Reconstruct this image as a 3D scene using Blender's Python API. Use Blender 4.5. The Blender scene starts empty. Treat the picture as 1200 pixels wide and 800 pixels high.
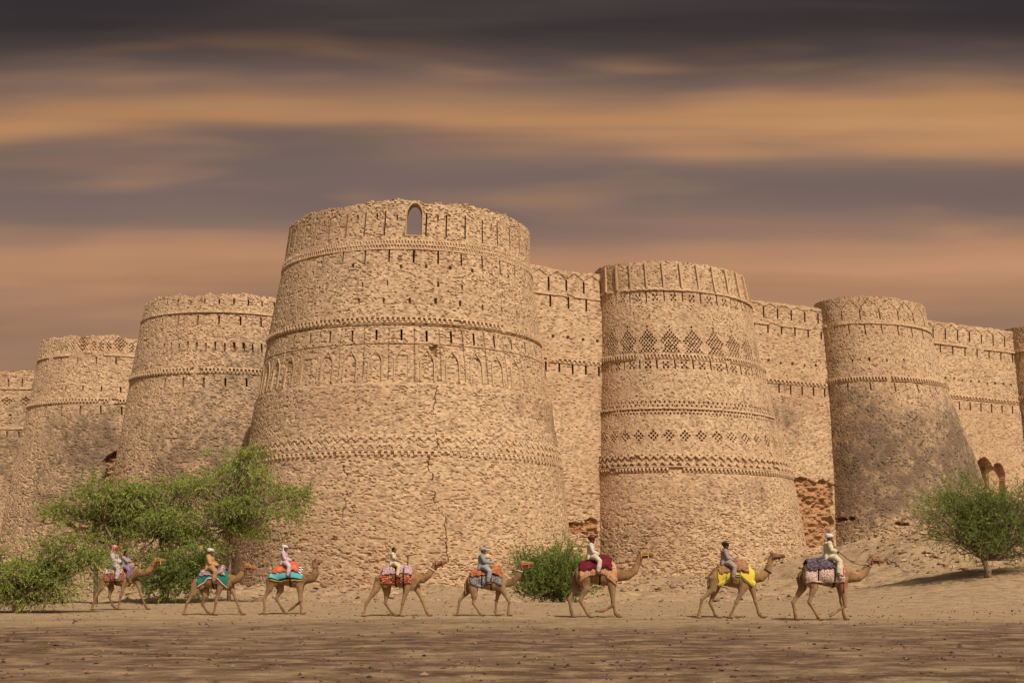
import bpy, bmesh, math, random
import numpy as np
from mathutils import Vector, Matrix
from mathutils.bvhtree import BVHTree

random.seed(7)
SC = bpy.context.scene
COL = SC.collection

# ------------------------------------------------------------------ camera, sky, sun, exposure
F = 1300.0            # focal length in photo pixels (photo 1200 px wide)
HZ = 670.0            # horizon row of the photo
EYE = 1.7
EXPO = 0.38
SUN_EL, SUN_H = 50.0, (0.50, -0.866)      # horizontal direction towards the sun

cam_d = bpy.data.cameras.new("camera")
cam_d.sensor_width = 36.0
cam_d.lens = F / 1200 * 36.0
cam_d.shift_y = (HZ - 400.0) / 1200.0
cam_d.clip_start, cam_d.clip_end = 0.5, 9000.0
cam = bpy.data.objects.new("camera", cam_d)
cam.location = (0, 0, EYE)
cam.rotation_euler = (math.radians(90), 0, 0)
COL.objects.link(cam)
SC.camera = cam
SC.view_settings.view_transform = 'Standard'
SC.view_settings.look = 'None'
SC.view_settings.gamma = 1.0
SC.view_settings.use_curve_mapping = False
SC.view_settings.exposure = EXPO


def lin(c, gain=1.0):
    r = []
    for v in c:
        v /= 255.0
        r.append((v / 12.92 if v <= 0.04045 else ((v + 0.055) / 1.055) ** 2.4) * gain)
    return (r[0], r[1], r[2], 1.0)


class NT:
    """small helper for writing node trees"""
    def __init__(self, tree):
        self.t = tree
        for n in list(tree.nodes):
            tree.nodes.remove(n)

    def n(self, kind, **kw):
        nd = self.t.nodes.new(kind)
        for k, v in kw.items():
            setattr(nd, k, v)
        return nd

    def put(self, sock, v):
        if isinstance(v, bpy.types.NodeSocket):
            self.t.links.new(v, sock)
        elif v is not None:
            sock.default_value = v

    def math(self, op, a, b=0.0, c=None, clamp=False):
        nd = self.n('ShaderNodeMath', operation=op, use_clamp=clamp)
        self.put(nd.inputs[0], a)
        self.put(nd.inputs[1], b)
        if c is not None:
            self.put(nd.inputs[2], c)
        return nd.outputs[0]

    def mix(self, fac, a, b, blend='MIX'):
        nd = self.n('ShaderNodeMix', data_type='RGBA', blend_type=blend)
        self.put(nd.inputs[0], fac)
        self.put(nd.inputs[6], a)
        self.put(nd.inputs[7], b)
        return nd.outputs[2]

    def noise(self, vec, scale=1.0, detail=3.0, rough=0.55, dist=0.0):
        nd = self.n('ShaderNodeTexNoise')
        self.put(nd.inputs['Vector'], vec)
        nd.inputs['Scale'].default_value = scale
        nd.inputs['Detail'].default_value = detail
        nd.inputs['Roughness'].default_value = rough
        nd.inputs['Distortion'].default_value = dist
        return nd.outputs[0]

    def ramp(self, fac, stops, interp='LINEAR'):
        nd = self.n('ShaderNodeValToRGB')
        cr = nd.color_ramp
        cr.interpolation = interp
        while len(cr.elements) > 1:
            cr.elements.remove(cr.elements[-1])
        cr.elements[0].position = stops[0][0]
        cr.elements[0].color = stops[0][1]
        for p, c in stops[1:]:
            cr.elements.new(p).color = c
        self.put(nd.inputs[0], fac)
        return nd.outputs[0]

    def smooth(self, v, a, b, lo=0.0, hi=1.0):
        nd = self.n('ShaderNodeMapRange', interpolation_type='SMOOTHSTEP')
        self.put(nd.inputs[0], v)
        for i, x in enumerate((a, b, lo, hi)):
            nd.inputs[i + 1].default_value = x
        return nd.outputs[0]

    def scale(self, vec, s):
        nd = self.n('ShaderNodeMapping')
        self.put(nd.inputs[0], vec)
        nd.inputs['Scale'].default_value = s
        return nd.outputs[0]

    def attr(self, name):
        return self.n('ShaderNodeAttribute', attribute_name=name).outputs['Fac']


def build_world():
    w = bpy.data.worlds.new("World")
    SC.world = w
    w.use_nodes = True
    k = NT(w.node_tree)
    out = k.n('ShaderNodeOutputWorld')
    bg = k.n('ShaderNodeBackground')
    k.t.links.new(bg.outputs[0], out.inputs[0])
    sky = k.n('ShaderNodeTexSky', sky_type='NISHITA')
    sky.sun_disc = False
    sky.sun_elevation = math.radians(SUN_EL)
    sky.sun_rotation = math.atan2(SUN_H[0], SUN_H[1])
    sky.dust_density = 4.0
    sep = k.n('ShaderNodeSeparateXYZ')
    k.t.links.new(k.n('ShaderNodeTexCoord').outputs['Generated'], sep.inputs[0])
    x, y, z = sep.outputs
    ay = k.math('MAXIMUM', k.math('ABSOLUTE', y), 0.03)
    t = k.math('DIVIDE', z, ay)              # height on a far cloud bank
    u = k.math('DIVIDE', x, ay)
    cmb = k.n('ShaderNodeCombineXYZ')
    k.put(cmb.inputs[0], u)
    k.put(cmb.inputs[1], t)
    v = cmb.outputs[0]
    big = k.noise(k.scale(v, (2.0, 6.0, 1)), 1.0, 2.0, 0.5)
    mid = k.noise(k.scale(v, (1.3, 21.0, 1)), 1.0, 3.0, 0.5, 0.3)
    fine = k.noise(k.scale(v, (1.1, 46.0, 1)), 1.0, 2.0, 0.5)
    s = k.math('ADD', t, k.math('MULTIPLY', k.math('SUBTRACT', big, 0.5), 0.11))
    s = k.math('ADD', s, k.math('MULTIPLY', k.math('SUBTRACT', mid, 0.5), 0.078))
    s = k.math('ADD', s, k.math('MULTIPLY', k.math('SUBTRACT', fine, 0.5), 0.012))
    g = 1.0 / 2 ** EXPO
    rows = [(0.08, (140, 106, 84)), (0.18, (152, 117, 94)), (0.225, (158, 122, 97)), (0.262, (200, 147, 108)),
            (0.285, (186, 138, 107)), (0.312, (128, 107, 97)), (0.345, (112, 96, 93)), (0.378, (120, 101, 93)),
            (0.402, (206, 149, 96)), (0.425, (150, 115, 90)), (0.455, (104, 87, 80)), (0.485, (70, 62, 62)),
            (0.53, (54, 48, 50)), (0.60, (72, 62, 60))]
    col = k.ramp(k.math('DIVIDE', s, 0.7), [(p / 0.7, lin(c, g)) for p, c in rows], 'B_SPLINE')
    # veils of high cloud thin the bands unevenly
    veil = k.smooth(k.noise(k.scale(v, (2.0, 9.0, 1)), 1.0, 3.0, 0.55, 0.4), 0.35, 0.78, 0.0, 0.45)
    col = k.mix(veil, col, lin((126, 104, 95), g))
    glow = k.smooth(k.noise(k.scale(v, (2.2, 14.0, 3)), 1.0, 3.0, 0.55, 0.3), 0.48, 0.72, 0.0, 0.5)
    col = k.mix(glow, col, lin((196, 146, 102), g))
    col = k.mix(k.smooth(t, 0.44, 0.50), col, k.mix(k.smooth(mid, 0.4, 0.75, 0.0, 0.5), lin((56, 50, 52), g), lin((92, 78, 74), g)))
    bright = k.math('ADD', 0.78, k.math('MULTIPLY', mid, 0.44))
    col = k.mix(1.0, col, bright, 'MULTIPLY')
    # the cloud bank covers the north; overhead and behind the camera the sky is open
    high = k.smooth(t, 0.6, 1.3)
    back = k.smooth(y, -0.25, 0.1, 1.0, 0.0)
    f = k.math('MAXIMUM', high, back)
    sk = k.n('ShaderNodeVectorMath', operation='SCALE')
    k.t.links.new(sky.outputs[0], sk.inputs[0])
    sk.inputs['Scale'].default_value = 0.065
    warm = k.mix(1.0, sk.outputs[0], (1.0, 0.80, 0.60, 1), 'MULTIPLY')
    k.put(bg.inputs[0], k.mix(f, col, warm))
    bg.inputs[1].default_value = 1.0


build_world()
sun_d = bpy.data.lights.new("sun", 'SUN')
sun_d.energy = 3.3
sun_d.angle = math.radians(0.6)
sun_d.color = (1.0, 0.89, 0.76)
sun = bpy.data.objects.new("sun", sun_d)
ce = math.cos(math.radians(SUN_EL))
sun.rotation_euler = Vector((SUN_H[0] * ce, SUN_H[1] * ce, math.sin(math.radians(SUN_EL)))).to_track_quat('Z', 'Y').to_euler()
sun.location = (20, -30, 60)
COL.objects.link(sun)


# ------------------------------------------------------------------ helpers
def px(x, y, Y):
    """photo pixel + depth -> world point (used for measuring only)"""
    return ((x - 600.0) * Y / F, Y, EYE + (HZ - y) * Y / F)


def lerp(a, b, t):
    return a + (b - a) * t


def sstep(x, a, b):
    t = np.clip((x - a) / (b - a), 0, 1)
    return t * t * (3 - 2 * t)


def hsh(a, b, s=0):
    a = np.asarray(a).astype(np.int64).astype(np.uint32)
    b = np.asarray(b).astype(np.int64).astype(np.uint32)
    h = a * np.uint32(374761393) + b * np.uint32(668265263) + np.uint32((s * 2246822519 + 97) & 0xffffffff)
    h = (h ^ (h >> np.uint32(13))) * np.uint32(1274126177)
    h = h ^ (h >> np.uint32(16))
    h = h * np.uint32(2654435761)
    h = h ^ (h >> np.uint32(15))
    return h.astype(np.float64) / 4294967295.0


def vn(x, y, s=0):
    """value noise 0..1"""
    x = np.asarray(x, float)
    y = np.asarray(y, float)
    ix, iy = np.floor(x), np.floor(y)
    fx, fy = x - ix, y - iy
    fx = fx * fx * (3 - 2 * fx)
    fy = fy * fy * (3 - 2 * fy)
    a = hsh(ix, iy, s)
    b = hsh(ix + 1, iy, s)
    c = hsh(ix, iy + 1, s)
    d = hsh(ix + 1, iy + 1, s)
    return (a * (1 - fx) + b * fx) * (1 - fy) + (c * (1 - fx) + d * fx) * fy


def fbm(x, y, s=0, o=3):
    r, a, tot = 0, 1.0, 0
    for i in range(o):
        r = r + a * vn(x * 2 ** i, y * 2 ** i, s + i * 17)
        tot += a
        a *= 0.5
    return r / tot


def mesh_np(name, verts, quads=None, tris=None, attrs=None, uv=None, smooth=False):
    verts = np.asarray(verts, np.float32)
    me = bpy.data.meshes.new(name)
    nq = 0 if quads is None else len(quads)
    nt = 0 if tris is None else len(tris)
    me.vertices.add(len(verts))
    me.vertices.foreach_set('co', verts.ravel())
    loops = []
    if nq:
        loops.append(np.asarray(quads, np.int32).ravel())
    if nt:
        loops.append(np.asarray(tris, np.int32).ravel())
    loops = np.concatenate(loops)
    me.loops.add(len(loops))
    me.loops.foreach_set('vertex_index', loops)
    me.polygons.add(nq + nt)
    st = np.concatenate([np.arange(nq) * 4, nq * 4 + np.arange(nt) * 3]).astype(np.int32)
    me.polygons.foreach_set('loop_start', st)
    me.polygons.foreach_set('use_smooth', np.full(nq + nt, smooth))
    me.update(calc_edges=True)
    for k, v in (attrs or {}).items():
        a = me.attributes.new(k, 'FLOAT', 'POINT')
        a.data.foreach_set('value', np.asarray(v, np.float32).ravel())
    if uv is not None:
        l = me.uv_layers.new(name='UVMap')
        l.data.foreach_set('uv', np.asarray(uv, np.float32)[loops].ravel())
    me.validate()
    return me


def obj(name, me, mat=None, parent=None):
    o = bpy.data.objects.new(name, me)
    if mat is not None:
        me.materials.append(mat)
    COL.objects.link(o)
    if parent is not None:
        o.parent = parent
    return o


def tag(o, label=None, cat=None, group=None, kind=None):
    if label:
        o['label'] = label
    if cat:
        o['category'] = cat
    if group:
        o['group'] = group
    if kind:
        o['kind'] = kind
    return o


class MB:
    """collects closed tubes, boxes and balls; .mesh() makes one mesh of them"""
    def __init__(self):
        self.v, self.f, self.n = [], [], 0

    def add(self, v, f):
        self.v.extend([tuple(p) for p in v])
        self.f.extend([tuple(i + self.n for i in q) for q in f])
        self.n += len(v)

    def box(self, c, s, M=None):
        x, y, z = s[0] / 2, s[1] / 2, s[2] / 2
        v = [Vector((a, b, d)) for a in (-x, x) for b in (-y, y) for d in (-z, z)]
        if M is not None:
            v = [M @ p for p in v]
        v = [p + Vector(c) for p in v]
        self.add(v, [(0, 1, 3, 2), (4, 6, 7, 5), (0, 4, 5, 1), (2, 3, 7, 6), (0, 2, 6, 4), (1, 5, 7, 3)])

    def tube(self, pts, rad, seg=10, up=(0, 1, 0)):
        """rad: list of r or (r_side, r_updown); side axis follows `up` projected"""
        pts = [Vector(p) for p in pts]
        n = len(pts)
        rings = []
        for i, p in enumerate(pts):
            d = (pts[min(i + 1, n - 1)] - pts[max(i - 1, 0)]).normalized()
            s = Vector(up)
            s = s - d * s.dot(d)
            if s.length < 1e-4:
                s = Vector((1, 0, 0)) - d * d.x
            s.normalize()
            t = d.cross(s)
            r = rad[i]
            ra, rb = (r, r) if not isinstance(r, (tuple, list)) else r
            rings.append([p + s * (ra * math.cos(2 * math.pi * k / seg)) + t * (rb * math.sin(2 * math.pi * k / seg)) for k in range(seg)])
        v, f = [], []
        for r in rings:
            v.extend(r)
        for i in range(n - 1):
            for k in range(seg):
                a, b = i * seg + k, i * seg + (k + 1) % seg
                f.append((a, b, b + seg, a + seg))
        e0 = pts[0] - (pts[1] - pts[0]).normalized() * 0.5 * min(self._r(rad[0]))
        e1 = pts[-1] + (pts[-1] - pts[-2]).normalized() * 0.5 * min(self._r(rad[-1]))
        v.extend([e0, e1])
        for k in range(seg):
            f.append((len(v) - 2, (k + 1) % seg, k))
            f.append((len(v) - 1, (n - 1) * seg + k, (n - 1) * seg + (k + 1) % seg))
        self.add(v, f)

    @staticmethod
    def _r(r):
        return r if isinstance(r, (tuple, list)) else (r, r)

    def ball(self, c, r, seg=14, M=None):
        r = tuple(r) if hasattr(r, '__len__') else (r, r, r)
        c = Vector(c)
        v = []
        n = seg // 2
        for i in range(1, n):
            a = math.pi * i / n
            for k in range(seg):
                b = 2 * math.pi * k / seg
                p = Vector((r[0] * math.sin(a) * math.cos(b), r[1] * math.sin(a) * math.sin(b), r[2] * math.cos(a)))
                v.append(c + (M @ p if M is not None else p))
        top = Vector((0, 0, r[2]))
        v.append(c + (M @ top if M is not None else top))
        v.append(c - (M @ top if M is not None else top))
        f = []
        for i in range(n - 2):
            for k in range(seg):
                a, b = i * seg + k, i * seg + (k + 1) % seg
                f.append((a, a + seg, b + seg, b))
        for k in range(seg):
            f.append((len(v) - 2, k, (k + 1) % seg))
            f.append((len(v) - 1, (n - 2) * seg + (k + 1) % seg, (n - 2) * seg + k))
        self.add(v, f)

    def mesh(self, name, smooth=True):
        me = bpy.data.meshes.new(name)
        me.from_pydata(self.v, [], self.f)
        me.polygons.foreach_set('use_smooth', [smooth] * len(me.polygons))
        me.update()
        return me

    def skin(self, name, voxel=0.014, smooth=4):
        """fuse everything into one continuous surface"""
        me = self.mesh(name)
        o = bpy.data.objects.new(name, me)
        COL.objects.link(o)
        m = o.modifiers.new('r', 'REMESH')
        m.mode = 'VOXEL'
        m.voxel_size = voxel
        m.use_smooth_shade = True
        if smooth:
            s = o.modifiers.new('s', 'SMOOTH')
            s.factor = 0.5
            s.iterations = smooth
        dg = bpy.context.evaluated_depsgraph_get()
        r = bpy.data.meshes.new_from_object(o.evaluated_get(dg))
        r.name = name
        bpy.data.objects.remove(o)
        bpy.data.meshes.remove(me)
        return r


def verts_of(me):
    a = np.empty(len(me.vertices) * 3, np.float32)
    me.vertices.foreach_get('co', a)
    return a.reshape(-1, 3)


def set_attr(me, name, vals):
    a = me.attributes.new(name, 'FLOAT', 'POINT')
    a.data.foreach_set('value', np.asarray(vals, np.float32))


# ------------------------------------------------------------------ materials
def new_mat(name):
    m = bpy.data.materials.new(name)
    m.use_nodes = True
    k = NT(m.node_tree)
    out = k.n('ShaderNodeOutputMaterial')
    b = k.n('ShaderNodeBsdfPrincipled')
    k.t.links.new(b.outputs[0], out.inputs[0])
    b.inputs['Roughness'].default_value = 0.9
    b.inputs['Specular IOR Level'].default_value = 0.15
    return m, k, b


def bump(k, b, h, strength=0.5, dist=0.05):
    nd = k.n('ShaderNodeBump')
    nd.inputs['Strength'].default_value = strength
    nd.inputs['Distance'].default_value = dist
    k.put(nd.inputs['Height'], h)
    k.t.links.new(nd.outputs[0], b.inputs['Normal'])


def brick_mat(name, light, mid, dark):
    m, k, b = new_mat(name)
    pos = k.n('ShaderNodeNewGeometry').outputs['Position']
    tint = k.attr('tint')
    n1 = k.noise(k.scale(pos, (3.5, 3.5, 9.0)), 1.0, 3.0, 0.65)
    v = k.math('ADD', tint, k.math('MULTIPLY', k.math('SUBTRACT', n1, 0.5), 0.55), clamp=True)
    c = k.ramp(v, [(0.0, dark), (0.42, mid), (1.0, light)])
    # broad weathering tones, then painted-in shade with dark lichen stain and raw earth where the facing fell
    n2 = k.noise(pos, 0.16, 3.0, 0.6)
    c = k.mix(k.smooth(n2, 0.42, 0.68, 0.0, 0.30), c, (0.34, 0.20, 0.115, 1))
    st = k.attr('stain_shade')
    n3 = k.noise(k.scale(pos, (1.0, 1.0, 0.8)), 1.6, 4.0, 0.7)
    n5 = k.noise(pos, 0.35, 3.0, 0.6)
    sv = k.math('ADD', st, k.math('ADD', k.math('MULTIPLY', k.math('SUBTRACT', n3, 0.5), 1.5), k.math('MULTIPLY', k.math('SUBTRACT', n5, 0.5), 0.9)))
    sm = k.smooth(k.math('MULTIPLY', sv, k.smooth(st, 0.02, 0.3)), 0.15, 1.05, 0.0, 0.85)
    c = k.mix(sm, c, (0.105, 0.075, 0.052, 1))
    raw = k.attr('raw')
    c = k.mix(raw, c, k.mix(n1, (0.24, 0.115, 0.05, 1), (0.44, 0.245, 0.12, 1)))
    k.put(b.inputs['Base Color'], c)
    n4 = k.noise(k.scale(pos, (9, 9, 20)), 1.0, 3.0, 0.7)
    bump(k, b, n4, 0.45, 0.04)
    return m


M_BRICK = brick_mat('fired brick', (0.68, 0.50, 0.32, 1), (0.405, 0.28, 0.17, 1), (0.105, 0.064, 0.039, 1))


def plain_mat(name, col, col2=None, scale=6.0, rough=0.85, bumpy=0.3, sheen=0.0):
    m, k, b = new_mat(name)
    pos = k.n('ShaderNodeTexCoord').outputs['Object']
    n = k.noise(pos, scale, 4.0, 0.6)
    col2 = col2 or tuple(c * 0.7 for c in col[:3]) + (1,)
    k.put(b.inputs['Base Color'], k.mix(k.smooth(n, 0.3, 0.7), col2, col))
    b.inputs['Roughness'].default_value = rough
    if sheen:
        b.inputs['Sheen Weight'].default_value = sheen
    if bumpy:
        bump(k, b, n, bumpy, 0.02)
    return m


def C(r, g, b):
    """sRGB look of a thing in full light -> plausible base colour"""
    c = lin((r, g, b), 0.80)
    y = 0.3 * c[0] + 0.6 * c[1] + 0.1 * c[2]
    return tuple(v * 0.88 + y * 0.12 for v in c[:3]) + (1.0,)


# ------------------------------------------------------------------ the fort
def ground_z(x, y):
    x = np.asarray(x, float)
    y = np.asarray(y, float)
    z = 0.05 * np.clip(y - 66, 0, 70) * sstep(y, 62, 76)
    z = z + 3.3 * np.exp(-((x - 31) / 9.0) ** 2 - ((y - 84) / 13.0) ** 2)
    z = z + 1.7 * np.exp(-((x - 28) / 8.0) ** 2 - ((y - 63) / 8.0) ** 2)
    z = z + 1.2 * np.exp(-((x - 38) / 12.0) ** 2 - ((y - 96) / 9.0) ** 2)
    z = z + 1.6 * np.exp(-((x + 45) / 13.0) ** 2 - ((y - 106) / 12.0) ** 2)
    rough = sstep(y, 56, 72)
    z = z + (fbm(x / 5.0, y / 5.0, 3) - 0.5) * (0.10 + 1.05 * rough)
    z = z + (fbm(x / 1.3, y / 1.3, 5) - 0.5) * (0.03 + 0.62 * rough)
    return z


class Tower:
    def __init__(s, zs, cs, rs, e, w, H):
        o = np.argsort(zs)
        s.zs = np.asarray(zs, float)[o]
        s.cx = np.asarray([c[0] for c in cs], float)[o]
        s.cy = np.asarray([c[1] for c in cs], float)[o]
        s.rs = np.asarray(rs, float)[o]
        s.e, s.H = e, H
        s.w = np.array(w, float) / math.hypot(*w)
        s.n = np.array([s.w[1], -s.w[0]])
        s.Rr = float(np.interp(H * 0.6, s.zs, s.rs))
        s.period = 2 * math.pi * s.Rr

    def R(s, z):
        return np.interp(z, s.zs, s.rs)

    def c(s, z):
        return np.interp(z, s.zs, s.cx), np.interp(z, s.zs, s.cy)

    def pos(s, u, z, d=0.0):
        u, z, d = np.broadcast_arrays(np.asarray(u, float), np.asarray(z, float), np.asarray(d, float))
        ph = u / s.Rr
        R = s.R(z)
        cx, cy = s.c(z)
        a, b = np.cos(ph), np.sin(ph)
        na, nb = a * s.e, b
        L = np.hypot(na, nb)
        na, nb = na / L, nb / L
        A, B = R * a + d * na, s.e * R * b + d * nb
        return np.stack([cx + A * s.w[0] + B * s.n[0], cy + A * s.w[1] + B * s.n[1], z], -1)

    def uv(s, xp, yp):
        """photo pixel -> (u, z) on the near face"""
        k = (xp - 600) / F
        z = EYE + (HZ - yp) * (s.cy[-1] - 8) / F
        for _ in range(12):
            cx, cy = s.c(z)
            R = float(s.R(z))
            # ray (kY, Y): local coords
            ax, bx = k * s.w[0] + s.w[1], -(cx * s.w[0] + cy * s.w[1])
            ay, by = k * s.n[0] + s.n[1], -(cx * s.n[0] + cy * s.n[1])
            ay, by = ay / s.e, by / s.e
            qa, qb, qc = ax * ax + ay * ay, ax * bx + ay * by, bx * bx + by * by - R * R
            dsc = qb * qb - qa * qc
            Y = (-qb - math.sqrt(max(dsc, 0))) / qa
            z = EYE + (HZ - yp) * Y / F
            A, B = (ax * Y + bx) / R, (ay * Y + by) / R
        return math.atan2(B, A) % (2 * math.pi) * s.Rr, z


class Wall:
    def __init__(s, p0, w, t0, t1, H, batter=0.04):
        s.p0 = np.array(p0, float)
        s.w = np.array(w, float) / math.hypot(*w)
        s.n = np.array([s.w[1], -s.w[0]])
        s.t0, s.t1, s.H, s.batter = t0, t1, H, batter

    def pos(s, u, z, d=0.0):
        u, z, d = np.broadcast_arrays(np.asarray(u, float), np.asarray(z, float), np.asarray(d, float))
        o = d + (s.H - z) * s.batter
        return np.stack([s.p0[0] + u * s.w[0] + o * s.n[0], s.p0[1] + u * s.w[1] + o * s.n[1], z], -1)

    def uv(s, xp, yp):
        k = (xp - 600) / F
        z = 20.0
        for _ in range(12):
            o = (s.H - z) * s.batter
            q = s.p0 + o * s.n
            # q + u w = (kY, Y)
            det = s.w[0] * -1 - s.w[1] * -k
            u = (-q[0] * -1 - -q[1] * -k) / det
            Y = q[1] + u * s.w[1]
            z = EYE + (HZ - yp) * Y / F
        return u, z


def masonry(U, V, seed, ero=0.0, course=0.08, bw=0.20):
    V2 = V + 0.10 * (vn(U / 3.0, V / 5.0, seed + 5) - 0.5)
    row = np.floor(V2 / course)
    col = np.floor(U / bw + hsh(row, row * 0, seed + 1) * 3.0)
    r1, r2 = hsh(row, col, seed + 2), hsh(row, col, seed + 3)
    n1, n2 = vn(U / 3.7, V / 3.1, seed + 7), fbm(U / 1.2, V / 0.8, seed + 8, 2)
    n3 = vn(U / 0.33, V / 0.16, seed + 9)
    d = 0.08 * (n1 - 0.5) + 0.025 * (n2 - 0.5) + 0.020 * (r1 - 0.5) + 0.016 * (n3 - 0.5)
    p = (0.02 + 0.22 * ero) * (0.35 + 1.9 * sstep(n2, 0.40, 0.75))
    miss = r2 < p
    d = d - np.where(miss, 0.035 + 0.065 * r1, 0.0)
    # broken runs of courses where the facing weathers away
    n4 = vn(U / 0.55, V / 0.20, seed + 11)
    d = d - 0.13 * ero * sstep(n4, 0.72, 0.88)
    tint = 0.24 + 0.54 * r1 + 0.28 * (n3 - 0.5) + 0.25 * (n2 - 0.5) - np.where(miss, 0.12, 0)
    return d, np.clip(tint, 0, 1)


def topline(u, H, seed, amp):
    return H + amp * (1.4 * (fbm(u / 2.6, u * 0, seed, 2) - 0.5) + 0.35 * (hsh(np.floor(u / 0.27), 0 * u, seed + 1) - 0.5) + 0.5 * (vn(u / 0.5, u * 0, seed + 2) - 0.5))


def masonry_object(name, S, ucols, step, seed, amp=0.25, z0=-1.5, feats=(), slits=(), arch=None, closed=True,
                   thick=0.9, zfloor=None, ero=0.0, course=0.08, bw=0.20):
    """one continuous wall or tower surface with real recesses; returns the object"""
    H = S.H
    zr = np.linspace(z0, H, int(round((H - z0) / step)) + 1)
    U, V = np.meshgrid(ucols, zr)
    U, V = U.copy(), V.copy()
    nr, nc = U.shape
    nsl = []
    keep = np.ones((nr - 1, nc if closed else nc - 1), bool)
    flat = np.zeros((nr, nc), bool)
    for (u0, u1, a, b) in slits:
        i0 = int(np.argmin(abs(ucols - u0)))
        i1 = max(i0 + 1, int(np.argmin(abs(ucols - u1))))
        j0 = int(np.argmin(abs(zr - a)))
        j1 = max(j0 + 1, int(np.argmin(abs(zr - b))))
        U[j0:j1 + 1, i0], U[j0:j1 + 1, i1] = u0, u1
        V[j0, i0:i1 + 1], V[j1, i0:i1 + 1] = a, b
        keep[j0:j1, i0:i1] = False
        flat[j0:j1 + 1, i0:i1 + 1] = True
    zt = topline(ucols, H, seed + 50, amp)
    zs = H - 1.2
    up = zr > zs
    V[up] = zs + (V[up] - zs) * ((zt - zs) / (H - zs))[None, :]
    E = ero(U, V) if callable(ero) else ero + 0 * U
    d, tint = masonry(U, V, seed, E, course, bw)
    stain_shade, raw = np.zeros_like(d), np.zeros_like(d)
    for f in feats:
        d, tint, stain_shade, raw = f(U, V, d, tint, stain_shade, raw)
    d = np.where(flat, 0.0, d)
    P = S.pos(U, V, d).reshape(-1, 3)
    at = {'tint': tint.ravel(), 'stain_shade': stain_shade.ravel(), 'raw': raw.ravel()}
    if arch:
        uc, hw, za, zb = arch          # centre, half width, sill, springing
        um = 0.5 * (ucols + np.roll(ucols, -1))[:keep.shape[1]]
        zm = 0.5 * (zr[1:] + zr[:-1])
        du, dz = np.meshgrid(um - uc, zm)
        rise = np.sqrt(np.clip(hw * hw - du * du, 0, None)) * 1.15
        inside = (abs(du) < hw) & (dz > za) & (dz < zb + rise)
        keep &= ~inside
    # inner face of the parapet, down to the wall walk
    zf = zfloor if zfloor is not None else H - 2.0
    if arch:
        zi = np.linspace(1, 0, int((H - zf) / step))
    else:
        zi = np.array([1.0, 0.0])
    inner = []
    for q in zi:
        inner.append(S.pos(ucols, zf + (zt - zf) * q, -thick))
    if closed:
        cx, cy = S.c(zf)
        inner.append(np.stack([cx + 0.05 * np.cos(ucols / S.Rr), cy + 0.05 * np.sin(ucols / S.Rr), zf + 0 * ucols], -1))
    else:
        inner.append(S.pos(ucols, zf, -4.0))
        inner.append(S.pos(ucols, z0, -4.0))
    ni = len(inner)
    P = np.concatenate([P] + inner)
    for k in at:
        fill = 0.5 if k == 'tint' else 0.0
        at[k] = np.concatenate([at[k], np.full(ni * nc, fill)])
    kin = np.ones((ni, keep.shape[1]), bool)
    if arch:
        zmid = (zf + (zt - zf)[None, :keep.shape[1]] * (0.5 * (zi[1:] + zi[:-1]))[:, None])
        du = (um - uc)[None, :] + 0 * zmid
        rise = np.sqrt(np.clip(hw * hw - du * du, 0, None)) * 1.15
        kin[1:1 + len(zi) - 1] = ~((abs(du) < hw) & (zmid > za) & (zmid < zb + rise))
    keep = np.concatenate([keep, kin])
    idx = np.arange((nr + ni) * nc).reshape(nr + ni, nc)
    a = idx[:-1]
    b = idx[1:]
    if closed:
        q = np.stack([a, np.roll(a, -1, 1), np.roll(b, -1, 1), b], -1)
    else:
        q = np.stack([a[:, :-1], a[:, 1:], b[:, 1:], b[:, :-1]], -1)
    q = q[keep]
    return obj(name, mesh_np(name, P, q, attrs=at), M_BRICK)


def brick_attrs(n, t=0.55, seed=0, spread=0.35):
    r = np.random.RandomState(seed)
    return {'tint': np.clip(t + spread * (r.rand(n) - 0.5), 0, 1), 'stain_shade': np.zeros(n), 'raw': np.zeros(n)}


def slit_part(S, rect, parent, name='arrow_slit', depth=0.75):
    u0, u1, a, b = rect
    o = [S.pos(u, z, -0.002) for u, z in ((u0, a), (u1, a), (u1, b), (u0, b))]
    i = [S.pos(u, z, -depth) for u, z in ((u0, a), (u1, a), (u1, b), (u0, b))]
    P = np.array(o + i)
    q = [(0, 1, 5, 4), (1, 2, 6, 5), (2, 3, 7, 6), (3, 0, 4, 7), (4, 5, 6, 7)]
    return obj(name, mesh_np(name, P, q, attrs=brick_attrs(8, 0.25)), M_BRICK, parent)


def strip_mesh(S, lines, width, out, inn=-0.08, seed=1):
    """raised mouldings that follow the surface; lines are lists of (u, z)"""
    V, Q = [], []
    rs = np.random.RandomState(seed)
    for pts in lines:
        pts = np.array(pts, float)
        dd = np.gradient(pts, axis=0)
        L = np.hypot(dd[:, 0], dd[:, 1]) + 1e-9
        nx, nz = -dd[:, 1] / L, dd[:, 0] / L
        base = len(V)
        for k, (u, z) in enumerate(pts):
            o = out * (0.75 + 0.5 * rs.rand())
            for s_, d in ((-1, inn), (-1, o), (1, o), (1, inn)):
                V.append(S.pos(u + s_ * nx[k] * width / 2, z + s_ * nz[k] * width / 2, d))
        for k in range(len(pts) - 1):
            for j in range(3):
                a = base + 4 * k + j
                Q.append((a, a + 1, a + 5, a + 4))
        Q.append((base, base + 1, base + 2, base + 3))
        e = base + 4 * (len(pts) - 1)
        Q.append((e + 3, e + 2, e + 1, e))
    return np.array(V), Q


def strip_part(S, lines, width, out, parent, name, seed=1, t=0.62):
    V, Q = strip_mesh(S, lines, width, out, seed=seed)
    return obj(name, mesh_np(name, V, Q, attrs=brick_attrs(len(V), t, seed)), M_BRICK, parent)


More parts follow.
